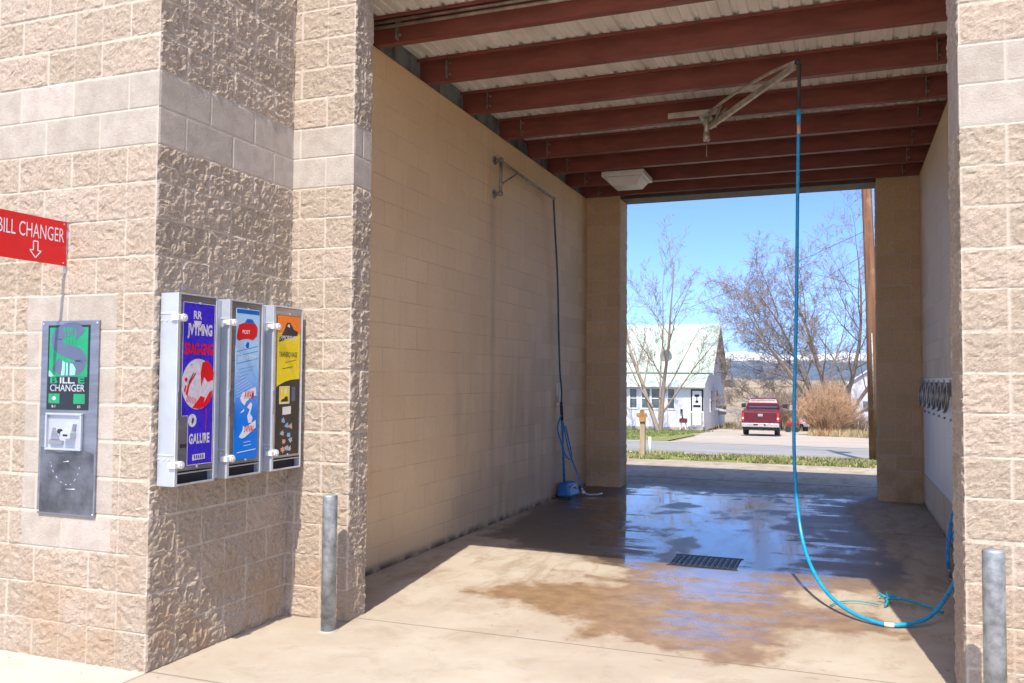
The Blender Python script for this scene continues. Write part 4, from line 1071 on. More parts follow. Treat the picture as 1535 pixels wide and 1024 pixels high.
m = MB(); m.tube(spline([(XW+0.24, 11.40, 0.10), (XW+0.28, 11.38, 0.04), (XW+0.36, 11.36, 0.02), (XW+0.46, 11.46, 0.018), (XW+0.47, 11.58, 0.018)], 5), [0.012]*21, 8)
m.ball((XW+0.27, 11.36, 0.045), 0.03, 8); m.build('coupling', 'alu_edge', fh)

# pale board with mat clips on the right wall
mbd = thing('mat_board', (XE-0.01, 10.4, 0.42), 'pale washdown board with a row of tarnished mat clips on the right wall', 'board')
m = MB(); m.box(XE-0.012, XE-0.001, 8.55, 11.95, 0.44, 1.62); m.build('panel', 'board', mbd, bevel=0.002)
for i in range(6):
    y = 9.05+i*0.53
    t = MB()
    zz = 1.55
    t.box(XE-0.03, XE-0.012, y-0.02, y+0.02, 1.44, 1.60)
    ring = [(XE-0.045-0.03*math.sin(q*math.pi/18)**2, y+0.17*math.cos(q*math.pi/9+1.57), 1.43+0.13*math.sin(q*math.pi/9+1.57)) for q in range(19)]
    t.tube(ring, 0.017, 8)
    t.tube([(XE-0.012, y, 1.22), (XE-0.03, y, 1.22)], 0.012, 8)
    t.build('mat_clip', 'zinc_clip', mbd)

# ================================================================== utility pole, wires, marker post
def wood_mat(name, c1, c2, c3):
    n = NT(name)
    co = n.co()
    a = n.noise(n.mapping(co, (14, 14, 0.7)), 1.0, 6, 0.7); b = n.noise(co, 3, 4)
    c = n.mix(n.ramp(a, 0.3, 0.7), c1, c2); c = n.mix(n.ramp(b, 0.55, 0.75, 0, 0.7), c, c3)
    n.P(col=c, rough=0.85, spec=0.2); n.bump(a, 0.7, 0.02)
    return n.m
MT['pole'] = wood_mat('treated pole timber', (0.15, 0.07, 0.04), (0.31, 0.16, 0.095), (0.36, 0.22, 0.145))
MT['post'] = wood_mat('weathered post', (0.34, 0.25, 0.17), (0.50, 0.39, 0.28), (0.30, 0.22, 0.15))
up = thing('utility_pole', (0.72, 22.0, zg(22)), 'tall reddish brown timber utility pole beyond the right rear pillar', 'utility pole')
m = MB(); m.tube([(0.75, 22.0, zg(22)-0.1), (0.69, 22, 3.5), (0.585, 22.0, 7), (0.55, 22.0, 10.6)], [0.135, 0.125, 0.11, 0.10], 16); m.build('pole_shaft', 'pole', up)
m = MB(); m.bar((-0.4, 22, 9.9), (1.6, 22, 9.9), 0.1, 0.12); m.build('crossarm', 'pole', up)
m = MB(); m.tube([(0.82, 21.9, 8.2), (0.82, 21.9, 9.1)], 0.22, 14); m.build('transformer', 'galv', up)
m = MB(); m.tube([(0.72, 21.82, zg(22)+1.2), (0.69, 21.83, zg(22)+3.0)], 0.02, 6); m.build('guard_strip', 'galv_old', up)
def wire(a, b, sag, label):
    a, b = Vector(a), Vector(b)
    pts = [a.lerp(b, i/24)+Vector((0, 0, -sag*4*(i/24)*(1-i/24))) for i in range(25)]
    m = MB(); m.tube(pts, 0.006, 4)
    tag(m.build('power_line', 'black_rubber'), label, 'power line', 'power lines beyond the bay')
wire((0.6, 22, 4.6), (-8.6, 64, 5.2), 0.25, 'lower thin power line sloping down from the pole towards the house gable')
wire((0.6, 22, 5.15), (-16.6, 70, 5.9), 0.3, 'upper thin power line sloping down from the pole over the house roof')

ps = thing('marker_post', (-4.43, 20.5, zg(20.5)), 'weathered timber post with a small orange sign on the grass strip', 'post')
m = MB(); m.box(-4.49, -4.37, 20.44, 20.56, zg(20.5)-0.1, 0.62); m.build('post', 'post', ps, bevel=0.008)
MT['rust_orange'] = mat('faded orange sign', (0.42, 0.21, 0.07), 0.6, 0, 0.25, 8)
m = MB(); FO = (Vector((-4.43, 20.43, 0.58)), Vector((1, 0, 0)), Vector((0, 0, 1)), Vector((0, -1, 0)))
m.prism([(-0.07, 0), (0.09, 0.0), (0.09, 0.10), (0.13, 0.12), (0.11, 0.20), (0.06, 0.20), (0.05, 0.28), (-0.04, 0.28), (-0.05, 0.21), (-0.13, 0.19), (-0.12, 0.11), (-0.07, 0.09)], FO, 0, 0.03); m.build('orange_sign', 'rust_orange', ps)
m = MB(); m.tube([(-4.26, 20.5, zg(20.5)-0.05), (-4.26, 20.5, 0.22)], 0.035, 10); tag(m.build('marker_pipe', 'plastic_white'), 'short white pipe marker standing beside the timber post', 'pipe')

# ================================================================== house
def siding_mat(name, col):
    n = NT(name)
    co = n.co(); z = n.sep(co)[2]
    f = n.math('FRACT', n.math('MULTIPLY', z, 1/0.16))
    line = n.ramp(f, 0.93, 0.99, 0, 0.5)
    d = n.noise(co, 1.6, 5, 0.6)
    c = n.mix(n.ramp(d, 0.4, 0.75, 0, 0.35), col, tuple(k*0.8 for k in col))
    c = n.mix(line, c, (0.30, 0.30, 0.32))
    n.P(col=c, rough=0.6)
    n.bump(f, 0.6, 0.02)
    return n.m
MT['siding'] = siding_mat('white clapboard', (0.74, 0.75, 0.78))
def roof_mat():
    n = NT('pale green metal roof')
    co = n.co(); x = n.sep(co)[0]
    f = n.math('FRACT', n.math('MULTIPLY', x, 1/0.45))
    d = n.noise(n.mapping(co, (1.5, 0.4, 0.4)), 1.2, 5, 0.6)
    c = n.mix(n.ramp(d, 0.3, 0.7), (0.40, 0.51, 0.43), (0.50, 0.59, 0.51))
    c = n.mix(n.ramp(n.math('ABSOLUTE', n.math('SUBTRACT', f, 0.5)), 0.06, 0.02, 0, 0.5), c, (0.36, 0.46, 0.38))
    n.P(col=c, rough=0.5, metal=0.1)
    return n.m
MT['mint_roof'] = roof_mat()
MT['trim'] = mat('white trim', (0.74, 0.74, 0.74), 0.5, 0, 0.05)
MT['pane'] = mat('window glass', (0.10, 0.14, 0.16), 0.12, 0, 0.2, 2, spec=0.8)
MT['gable_gray'] = mat('gable soffit', (0.55, 0.53, 0.51), 0.6, 0, 0.1)
gz = -1.85
hx0, hx1 = -22.5, -8.6
hs_ = thing('house', (-15, 64, gz), 'white clapboard one and a half storey house with a pale green metal roof', 'house')
m = MB(); m.box(hx0, hx1, 59.0, 61.0, gz, 1.22)
m.add([(hx1, 59, 1.22), (hx1, 61, 1.22), (hx1, 61, 2.1), (hx0, 59, 1.22), (hx0, 61, 1.22), (hx0, 61, 2.1)], [(0, 1, 2), (3, 5, 4), (0, 2, 5, 3)])
m.box(hx0, hx1+0.003, 61.001, 68.3, gz, 2.3)
m.add([(hx1+0.003, 61.001, 2.3), (hx1+0.003, 68.3, 2.3), (hx1+0.003, 64.65, 5.5), (hx0, 61.001, 2.3), (hx0, 68.3, 2.3), (hx0, 64.65, 5.5)], [(0, 1, 2), (3, 5, 4), (0, 2, 5, 3), (1, 4, 5, 2)])
m.box(hx0, hx1-0.1, 68.3, 71.0, gz, 1.4)
m.build('wall', 'siding', hs_)
m = MB()
def slab(pts, th):
    m.add([Vector(p) for p in pts]+[Vector(p)-Vector((0, 0, th)) for p in pts], [(0, 1, 2, 3), (7, 6, 5, 4), (0, 4, 5, 1), (1, 5, 6, 2), (2, 6, 7, 3), (3, 7, 4, 0)])
e = hx1+0.38
slab([(hx0-.3, 60.65, 2.20), (e, 60.65, 2.20), (e, 64.65, 5.72), (hx0-.3, 64.65, 5.72)], 0.12)
slab([(hx0-.3, 64.65, 5.72), (e, 64.65, 5.72), (e, 68.7, 2.15), (hx0-.3, 68.7, 2.15)], 0.12)
slab([(hx0-.3, 58.6, 1.25), (hx1+0.12, 58.6, 1.25), (hx1+0.12, 61.05, 2.12), (hx0-.3, 61.05, 2.12)], 0.08)
rf = m.build('roof', 'mint_roof', hs_)
m = MB(); m.box(hx0-.3, hx1+0.14, 58.54, 58.60, 1.08, 1.26); m.build('fascia', 'trim', rf)
m = MB()
for (a, b) in (((60.65, 2.20), (64.65, 5.72)), ((64.65, 5.72), (68.7, 2.15))):
    m.hexa([(e, a[0], a[1]-0.28), (e+0.04, a[0], a[1]-0.28), (e+0.04, b[0], b[1]-0.28), (e, b[0], b[1]-0.28), (e, a[0], a[1]+0.01), (e+0.04, a[0], a[1]+0.01), (e+0.04, b[0], b[1]+0.01), (e, b[0], b[1]+0.01)])
m.build('barge_board', 'gable_gray', rf)
m = MB(); slab([(hx1-1, 68.3, 1.95), (hx1+0.7, 68.3, 1.95), (hx1+0.7, 72.3, 1.35), (hx1-1, 72.3, 1.35)], 0.35); m.build('rear_roof', 'gable_gray', hs_)
def window_front(x0, x1, z0, z1, y=59.0, mull=True):
    f = MB(); t = 0.07
    f.box(x0-t, x1+t, y-0.05, y-0.002, z0-t-0.03, z0); f.box(x0-t, x1+t, y-0.05, y-0.002, z1, z1+t)
    f.box(x0-t, x0, y-0.05, y-0.002, z0, z1); f.box(x1, x1+t, y-0.05, y-0.002, z0, z1)
    if mull: f.box(x0, x1, y-0.045, y-0.012, (z0+z1)/2-0.03, (z0+z1)/2+0.03)
    f = f.build('window', 'trim', hs_)
    p = MB(); p.box(x0, x1, y-0.011, y-0.003, z0, z1); p.build('pane', 'pane', f)
for a, b in ((-13.64, -13.17), (-12.80, -12.26), (-12.12, -11.52), (-11.0, -10.58), (-15.6, -15.0), (-17.6, -17.0)): window_front(a, b, -0.36, 0.95)
def window_side(y0, y1, z0, z1):
    f = MB(); x = hx1; t = 0.09
    f.box(x+0.004, x+0.05, y0-t, y1+t, z0-t, z0); f.box(x+0.004, x+0.05, y0-t, y1+t, z1, z1+t); f.box(x+0.004, x+0.05, y0-t, y0, z0, z1); f.box(x+0.004, x+0.05, y1, y1+t, z0, z1)
    f.box(x+0.004, x+0.04, y0, y1, (z0+z1)/2-0.03, (z0+z1)/2+0.03)
    f = f.build('window', 'trim', hs_)
    p = MB(); p.box(x+0.0035, x+0.012, y0, y1, z0, z1); p.build('pane', 'pane', f)
window_side(61.9, 62.9, -0.6, 0.85); window_side(64.7, 65.7, -0.6, 0.85); window_side(64.1, 65.2, 2.75, 3.65)
m = MB(); m.box(-9.46, -8.62, 58.97, 58.996, gz+0.35, 0.95)
d = m.build('door', 'dark_hole', hs_)
m = MB(); m.box(-9.36, -8.74, 58.94, 58.968, gz+0.38, 0.85); m.build('door_leaf', 'trim', d)
m = MB()
for (a, b, c_, d_) in ((-9.2, -8.9, 0.45, 0.6), (-9.15, -8.95, 0.05, 0.2), (-9.3, -8.8, -0.25, -0.10), (-9.08, -9.02, 0.2, 0.45)): m.box(a, b, 58.92, 58.938, c_, d_)
m.build('door_ornament', 'black_ink', d)
m = MB(); m.box(-9.5, -8.5, 58.0, 58.98, gz, gz+0.34); m.box(-9.5, -8.5, 57.5, 58.0, gz, gz+0.17); m.build('step', 'concrete_grey', hs_)
m = MB()
for xx in (-9.45, -9.0, -8.5):
    m.box(xx-0.03, xx+0.03, 57.96, 58.02, gz+0.34, gz+1.35)
for i in range(12): m.box(-9.42+i*0.08, -9.40+i*0.08, 57.98, 58.0, gz+0.36, gz+1.28)
m.box(-9.5, -8.47, 57.97, 58.01, gz+1.28, gz+1.36); m.build('railing', 'trim', hs_)
m = MB(); m.box(-10.15, -10.0, 58.9, 58.99, -0.72, -0.4); m.build('mailbox', 'black_ink', hs_)
m = MB(); m.box(hx0, hx1+0.004, 58.985, 58.998, gz, gz+0.22); m.build('foundation', 'concrete_grey', hs_)
# air conditioner in side wall and satellite dish
m = MB(); m.box(hx1+0.01, hx1+0.5, 66.4, 67.1, -1.0, -0.35); m.build('air_conditioner', 'galv_old', hs_)
sd = thing('satellite_dish', (-11.6, 62.4, 3.2), 'dark grey satellite dish mounted on the pale green roof', 'satellite dish')
m = MB(); vs = []; nr, na = 5, 20
cc = Vector((-11.65, 61.7, 3.25)); nrm = Vector((0.1, -1, 0.35)).normalized(); ra = Vector((1, 0.1, 0)).normalized(); rb = nrm.cross(ra)
for i in range(nr+1):
    for k in range(na):
        r = 0.43*i/nr; a = 2*math.pi*k/na
        vs.append(cc+ra*r*math.cos(a)+rb*r*1.12*math.sin(a)+nrm*(0.12*(i/nr)**2))
m.add(vs, [(i*na+k, i*na+(k+1) % na, (i+1)*na+(k+1) % na, (i+1)*na+k) for i in range(nr) for k in range(na)], True)
MT['dish'] = mat('dish grey', (0.10, 0.13, 0.14), 0.5, 0, 0.1)
o = m.build('reflector', 'dish', sd); so = o.modifiers.new('s', 'SOLIDIFY'); so.thickness = 0.02
m = MB(); m.tube([cc, cc+Vector((0, 0.45, -0.35))], 0.03, 8); m.tube([cc+Vector((0, 0, -0.35)), cc+nrm*0.4], 0.012, 6); m.ball(cc+nrm*0.42, 0.05, 8); m.build('mount', 'galv_old', sd)
# ramp rail at the side of the house
m = MB(); m.bar((hx1+0.02, 63.6, -0.45), (hx1+3.2, 66.5, -1.25), 0.08, 0.16); m.bar((hx1+3.2, 66.5, -1.25), (hx1+3.2, 66.5, -1.9), 0.08, 0.1); m.bar((hx1+1.6, 65.05, -0.9), (hx1+1.6, 65.05, -1.9), 0.08, 0.1)
tag(m.build('ramp_rail', 'trim'), 'white sloping rail running down from the side of the house', 'rail')
# red topped stand by the door
gzz = zg(56.5)
st = thing('plant_stand', (-9.55, 56.5, gzz), 'white stand with a red box on top on the lawn edge by the steps', 'plant stand')
m = MB()
for xx in (-9.75, -9.35): m.bar((xx, 56.4, gzz), (xx+(0.06 if xx < -9.5 else -0.06), 56.5, gzz+0.5), 0.05, 0.05); m.bar((xx, 56.7, gzz), (xx+(0.06 if xx < -9.5 else -0.06), 56.6, gzz+0.5), 0.05, 0.05)
m.box(-9.75, -9.35, 56.4, 56.7, gzz+0.22, gzz+0.28); m.build('frame', 'trim', st)
m = MB(); m.box(-9.78, -9.32, 56.35, 56.75, gzz+0.5, gzz+0.78); m.build('box', MT['red_oxide'], st, bevel=0.02)
m = MB(); m.tube([(-9.6, 56.5, gzz+0.78), (-9.62, 56.5, gzz+1.2)], 0.05, 8); m.build('stem', 'dish', st)
MT['rock'] = mat('lawn stone', (0.33, 0.29, 0.24), 0.9, 0, 0.3, 5, 0.5, 12)
rng = random.Random(3)
for i in range(9):
    x = -13.6+i*0.62+rng.uniform(-.15, .15); r = rng.uniform(0.10, 0.2)
    if -11.1 < x < -10.2: continue
    m = MB(); m.ball((x, 57.6, zg(57.6)+r*0.4), r, 9, (rng.uniform(1, 1.5), 1, rng.uniform(0.6, 0.8)))
    m.v = [tuple(Vector(v)+Vector((rng.uniform(-1, 1), rng.uniform(-1, 1), rng.uniform(-1, 1)))*r*0.12) for v in m.v]
    nst = globals().get('nst', -1)+1
    tag(m.build('stone', 'rock'), ['leftmost', 'second', 'third', 'fourth', 'fifth', 'sixth', 'rightmost', 'last', 'last'][nst]+' small rough stone in the row along the foot of the house front', 'stone', 'stones along the house front')

# ================================================================== trees
def grow(mb, p, d, L, r, lvl, rng, P):
    n = P['seg'][lvl]; pts = [Vector(p)]; d = Vector(d).normalized()
    for i in range(n):
        d = (d+Vector((rng.gauss(0, 1), rng.gauss(0, 1), rng.gauss(0, 1)))*P['wig'][lvl]+Vector((0, 0, P['trop'][lvl]))).normalized()
        pts.append(pts[-1]+d*L/n)
    tip = P['tipr'][lvl]
    rs = [r*(1-(1-tip)*i/n) for i in range(n+1)]
    (mb[0] if lvl == 0 else mb[1] if lvl < P['max'] else mb[2]).tube(pts, rs, P['sides'][lvl], False)
    if lvl >= P['max']: return
    k = P['kids'][lvl]
    for j in range(k):
        t = P['start'][lvl]+(1-P['start'][lvl])*(j+rng.random()*0.8)/k
        t = min(t, 0.999); f = t*n; i = int(f); q = pts[i].lerp(pts[i+1], f-i)
        dd = (pts[i+1]-pts[i]).normalized()
        a = dd.orthogonal().normalized(); a.rotate(Matrix.Rotation(rng.uniform(0, 6.283), 3, dd))
        ang = R(rng.uniform(*P['ang'][lvl]))
        nd = dd*math.cos(ang)+a*math.sin(ang)
        nr = max(rs[i]*P['rf'][lvl]*rng.uniform(0.75, 1.0), P['minr'])
        nl = L*P['lf'][lvl]*rng.uniform(0.65, 1.1)*(1-0.35*t)
        grow(mb, q, nd, nl, nr, lvl+1, rng, P)

def bark(name, a, b, c_):
    n = NT(name); co = n.obj(); f = n.noise(n.mapping(co, (6, 6, 1.2)), 1.5, 5, 0.7)
    n.P(col=n.mix(n.ramp(n.noise(co, 0.8, 4), 0.4, 0.65, 0, 0.6), n.mix(n.ramp(f, 0.3, 0.7), a, b), c_), rough=0.9, spec=0.15); n.bump(f, 0.5, 0.02); return n.m
MT['bark_pale'] = bark('pale bark', (0.22, 0.165, 0.125), (0.36, 0.285, 0.22), (0.30, 0.24, 0.20))
MT['bark_grey'] = bark('grey bark', (0.17, 0.13, 0.10), (0.33, 0.26, 0.20), (0.26, 0.21, 0.17))
MT['twig_pale'] = mat('pale twigs', (0.34, 0.285, 0.235), 0.9, 0, 0.15)
MT['twig_red'] = mat('mauve twigs', (0.33, 0.265, 0.22), 0.9, 0, 0.2)

def tree(name, label, stems, P, mats, seed, group=None):
    rng = random.Random(seed)
    base = stems[0][0]
    t = thing(name, base, label, 'tree', group)
    mbs = [MB(), MB(), MB()]
    for (p, d, L, r) in stems: grow(mbs, p, d, L, r, 0, rng, P)
    mbs[0].build('trunk', mats[0], t); mbs[1].build('branches', mats[0], t)
    if mbs[2].v: mbs[2].build('twigs', mats[1], t)
    return t
zt = zg(53)-0.05
PL = dict(max=4, seg=[9, 7, 5, 4, 3], wig=[0.05, 0.07, 0.10, 0.13, 0.16], trop=[0.03, 0.04, 0.035, 0.02, 0.02], tipr=[0.15, 0.2, 0.25, 0.3, 0.5], sides=[10, 6, 5, 4, 3],
          kids=[9, 7, 5, 4], start=[0.22, 0.15, 0.15, 0.15], ang=[(22, 42), (22, 45), (25, 50), (25, 55)], rf=[0.5, 0.5, 0.55, 0.6], lf=[0.48, 0.5, 0.5, 0.55], minr=0.009)
b0 = (-10.5, 53, zt)
tree('bare_tree', 'bare pale barked tree standing in front of the white house', [
    (b0, (-0.28, 0.05, 1), 9.8, 0.15), ((-10.38, 53, zt), (0.26, -0.1, 1), 10.0, 0.15), ((-10.45, 53.1, zt+0.7), (0.02, 0.25, 1), 9.0, 0.08),
    ((-10.15, 52.9, zt+1.2), (0.72, -0.2, 1), 6.4, 0.07), ((-10.8, 52.9, zt+1.5), (-0.8, 0.1, 1), 6.0, 0.06)], PL, ('bark_pale', 'twig_pale'), 12)
zt = zg(62)-0.05
PRr = dict(max=4, seg=[10, 8, 5, 4, 3], wig=[0.05, 0.07, 0.10, 0.13, 0.16], trop=[0.010, 0.03, 0.03, 0.02, 0.02], tipr=[0.15, 0.2, 0.25, 0.3, 0.5], sides=[10, 6, 5, 3, 3],
          kids=[13, 10, 7, 6], start=[0.22, 0.15, 0.12, 0.1], ang=[(26, 60), (28, 58), (28, 60), (28, 60)], rf=[0.48, 0.5, 0.5, 0.6], lf=[0.60, 0.52, 0.52, 0.5], minr=0.009)
tree('bare_tree', 'wide spreading bare tree with mauve twig tips behind the tan bush', [
    ((-0.4, 62, zt), (-0.08, 0, 1), 11.2, 0.20), ((-0.6, 62, zt+0.3), (-0.42, 0.15, 1), 11.0, 0.18), ((-0.8, 62.2, zt+0.8), (-0.95, -0.1, 1), 9.4, 0.14),
    ((-0.2, 62, zt), (0.22, 0.1, 1), 12.4, 0.19), ((0.0, 62.3, zt+0.4), (0.50, 0, 1), 11.5, 0.15), ((-0.9, 61.8, zt+0.5), (-1.3, 0.3, 0.6), 7.8, 0.10), ((0.2, 61.6, zt+0.6), (1.0, -0.2, 0.9), 9.0, 0.11), ((-0.7, 61.9, zt+0.5), (-0.70, -0.2, 1), 10.2, 0.13)], PRr, ('bark_grey', 'twig_red'), 5)
# tan shrub in front
MT['reed'] = mat('tan stems', (0.56, 0.36, 0.21), 0.85, 0, 0.25, 3)
MT['reed_dark'] = mat('brown stems', (0.30, 0.21, 0.14), 0.9, 0, 0.25, 3)
def bush(cx, cy, w, h, n, m_, label, seed, r=0.013, name='bare_shrub', group=None):
    rng = random.Random(seed); z = zg(cy)-0.03; mb = MB()
    for i in range(n):
        a = rng.uniform(0, 6.283); q = rng.random()**0.6
        x0 = cx+math.cos(a)*0.28*w*q*0.6; y0 = cy+math.sin(a)*0.28*w*q*0.6
        sp = w*0.5*q; hh = h*(1-0.45*q**2.2)*rng.uniform(0.65, 1.05)
        p0 = Vector((x0, y0, z)); p3 = Vector((cx+math.cos(a)*sp*1.05, cy+math.sin(a)*sp*1.05, z+hh))
        p1 = p0.lerp(p3, 0.4)+Vector((rng.gauss(0, .05), rng.gauss(0, .05), hh*0.12)); p2 = p0.lerp(p3, 0.75)+Vector((rng.gauss(0, .08), rng.gauss(0, .08), hh*0.07))
        mb.tube([p0, p1, p2, p3], [r, r*0.85, r*0.6, r*0.35], 3, False)
        for k in range(4):
            q0 = p1.lerp(p3, rng.random()); dv = Vector((rng.gauss(0, 1), rng.gauss(0, 1), abs(rng.gauss(0.9, 0.6)))).normalized()*rng.uniform(0.2, 0.5)*h/3
            mb.tube([q0, q0+dv*0.5, q0+dv+Vector((0, 0, 0.05))], [r*0.5, r*0.4, r*0.3], 3, False)
    tag(mb.build(name, m_), label, 'shrub', group)
bush(-0.75, 54.0, 3.9, 3.15, 620, 'reed', 'big rounded tan bare stemmed bush at the end of the dirt drive', 2, 0.016)
bush(0.9, 57.0, 2.2, 1.6, 160, 'reed_dark', 'low brown twiggy shrub to the right of the big tan bush', 4)
bush(-2.35, 66, 1.6, 1.7, 160, mat('yellow twigs', (0.62, 0.45, 0.12), 0.85, 0, 0.2), 'small yellow shrub beyond the red trailer', 6)
bush(-5.4, 78, 5, 3.2, 300, 'reed_dark', 'brown scrubby thicket behind the pickup on the left', 8, 0.02)
bush(-3.0, 84, 5, 4.4, 330, 'twig_red', 'mauve brown thicket behind the red trailer', 9, 0.02)
bush(-0.6, 88, 6, 5.0, 330, 'reed_dark', 'tall brown thicket behind the wide bare tree', 10, 0.02)
bush(-7.2, 100, 6, 2.6, 240, 'reed', 'low tan thicket in the pasture beside the house', 11, 0.02)

# debris beneath the bush
rng = random.Random(11)
for i in range(1):
    m = MB()
    for k in range(26):
        x, y = -0.75+rng.gauss(0, 0.28), 51.6+rng.gauss(0, 0.2); z = zg(y)+rng.uniform(0.02, 0.22); a = rng.uniform(0, 3.14)
        m.obox((x, y, z), (0.26, 0.13, 0.09), (math.cos(a), math.sin(a), 0.1), (-math.sin(a), math.cos(a), 0), (0, 0, 1))
    MT['brick_red'] = mat('red brick', (0.42, 0.09, 0.05), 0.85, 0, 0.25)
    tag(m.build('brick_pile', 'brick_red'), 'low heap of red bricks under the tan bush', 'brick pile', kind='stuff')

# white building to the right
wb = thing('outbuilding', (3.5, 72, -2.1), 'plain white outbuilding with a pitched roof behind the bare tree on the right', 'building')
m = MB(); m.box(0.75, 7, 69, 75, -2.3, 1.5); m.add([(0.75, 69, 1.5), (7, 69, 1.5), (3.9, 69, 3.6), (0.75, 75, 1.5), (7, 75, 1.5), (3.9, 75, 3.6)], [(0, 1, 2), (3, 5, 4)])
m.build('wall', 'siding', wb)
m = MB()
for a, b in (((0.5, 1.36), (3.9, 3.68)), ((3.9, 3.68), (7.25, 1.36))):
    m.hexa([(a[0], 68.8, a[1]), (b[0], 68.8, b[1]), (b[0], 75.2, b[1]), (a[0], 75.2, a[1]), (a[0], 68.8, a[1]+0.1), (b[0], 68.8, b[1]+0.1), (b[0], 75.2, b[1]+0.1), (a[0], 75.2, a[1]+0.1)])
m.build('roof', 'trim', wb)
m = MB(); m.box(1.55, 1.95, 68.95, 68.995, -0.6, 0.1); m.build('window', 'pane', wb)

# ================================================================== pickup truck
tk = thing('pickup_truck', (0, 0, 0), 'dark red pickup truck seen from behind, parked on the dirt drive', 'truck')
MT['car_red'] = mat('dark red paint', (0.105, 0.004, 0.013), 0.35, 0.0, 0.05, 3, coat=0.25)
MT['chrome'] = mat('bumper chrome', (0.62, 0.60, 0.58), 0.28, 0.8, 0.1)
MT['tyre'] = mat('tyre rubber', (0.03, 0.028, 0.026), 0.8, 0, 0.2)
MT['car_glass'] = mat('tinted glass', (0.03, 0.05, 0.07), 0.08, 0, 0.1, spec=0.9)
MT['tail_red'] = mat('tail lamp red', (0.55, 0.01, 0.015), 0.2, 0, 0.1, coat=0.5)
MT['black_trim'] = mat('black trim', (0.02, 0.02, 0.02), 0.6, 0, 0.1)
def sect(mb, rings, smooth=False):
    n = len(rings[0]); vs = [p for r_ in rings for p in r_]
    fs = [(i*n+k, i*n+(k+1) % n, (i+1)*n+(k+1) % n, (i+1)*n+k) for i in range(len(rings)-1) for k in range(n)]
    fs += [tuple(range(n))[::-1], tuple((len(rings)-1)*n+k for k in range(n))]
    mb.add(vs, fs, smooth)
def body_ring(y, w, z0, z1, wt=None):
    wt = wt or w*0.97
    return [(-w*0.96, y, z0), (w*0.96, y, z0), (w, y, z0+(z1-z0)*0.35), (w, y, z0+(z1-z0)*0.75), (wt, y, z1), (-wt, y, z1), (-w, y, z0+(z1-z0)*0.75), (-w, y, z0+(z1-z0)*0.35)]
m = MB()
sect(m, [body_ring(0.0, 0.945, 0.66, 1.30), body_ring(0.08, 0.96, 0.58, 1.32), body_ring(2.3, 0.97, 0.52, 1.32)])
sect(m, [body_ring(2.305, 0.965, 0.50, 1.30), body_ring(4.3, 0.96, 0.50, 1.25), body_ring(5.2, 0.93, 0.55, 1.18), body_ring(5.5, 0.85, 0.60, 1.08)])
m.build('body', 'car_red', tk, bevel=0.03)
m = MB(); m.box(-0.80, 0.80, -0.022, -0.001, 0.72, 1.26); tg = m.build('tailgate', 'car_red', tk, bevel=0.012)
m = MB(); m.box(-0.12, 0.12, -0.035, -0.023, 1.05, 1.17); m.build('badge_plate', 'chrome', tg, bevel=0.01)
m = MB(); m.box(-0.11, 0.11, -0.034, -0.023, 0.95, 1.01); m.build('gate_handle', 'black_trim', tg, bevel=0.005)
cb = MB()
def cr(y, wb_, wt, z0, z1): return [(-wb_, y, z0), (wb_, y, z0), (wt, y, z1), (-wt, y, z1)]
sect(cb, [cr(2.30, 0.89, 0.80, 1.30, 1.62), cr(2.45, 0.89, 0.70, 1.30, 1.84), cr(3.6, 0.88, 0.68, 1.28, 1.85), cr(4.45, 0.88, 0.80, 1.24, 1.30)])
cb = cb.build('cab', 'car_red', tk, bevel=0.03)
m = MB(); m.hexa([(-0.75, 2.275, 1.36), (0.75, 2.275, 1.36), (0.75, 2.29, 1.36), (-0.75, 2.29, 1.36), (-0.64, 2.39, 1.77), (0.64, 2.39, 1.77), (0.64, 2.41, 1.77), (-0.64, 2.41, 1.77)]); m.build('rear_window', 'car_glass', cb, bevel=0.01)
for s_ in (-1, 1):
    m = MB(); m.hexa([(s_*0.885, 2.55, 1.36), (s_*0.895, 2.55, 1.36), (s_*0.895, 4.0, 1.34), (s_*0.885, 4.0, 1.34), (s_*0.735, 2.65, 1.76), (s_*0.755, 2.65, 1.76), (s_*0.755, 3.55, 1.76), (s_*0.735, 3.55, 1.76)]); m.build('side_window', 'car_glass', cb)
m = MB(); m.box(-0.13, 0.13, 2.42, 2.48, 1.85, 1.875); m.build('brake_lamp', 'tail_red', cb)
m = MB(); m.box(-0.94, 0.94, -0.14, 0.06, 0.50, 0.70); m.box(-0.30, 0.30, -0.142, -0.10, 0.52, 0.60); bp = m.build('bumper', 'chrome', tk, bevel=0.03)
m = MB(); m.box(-0.34, -0.12, -0.146, -0.143, 0.585, 0.665); m.tube([(0.22, -0.15, 0.62), (0.22, -0.143, 0.62)], 0.05, 12); m.build('bumper_fittings', 'black_trim', bp)
m = MB(); m.box(-0.80, 0.80, -0.02, 2.2, 0.34, 0.49); m.box(-0.1, 0.1, -0.2, 0.1, 0.38, 0.44); m.build('undercarriage', 'black_trim', tk)
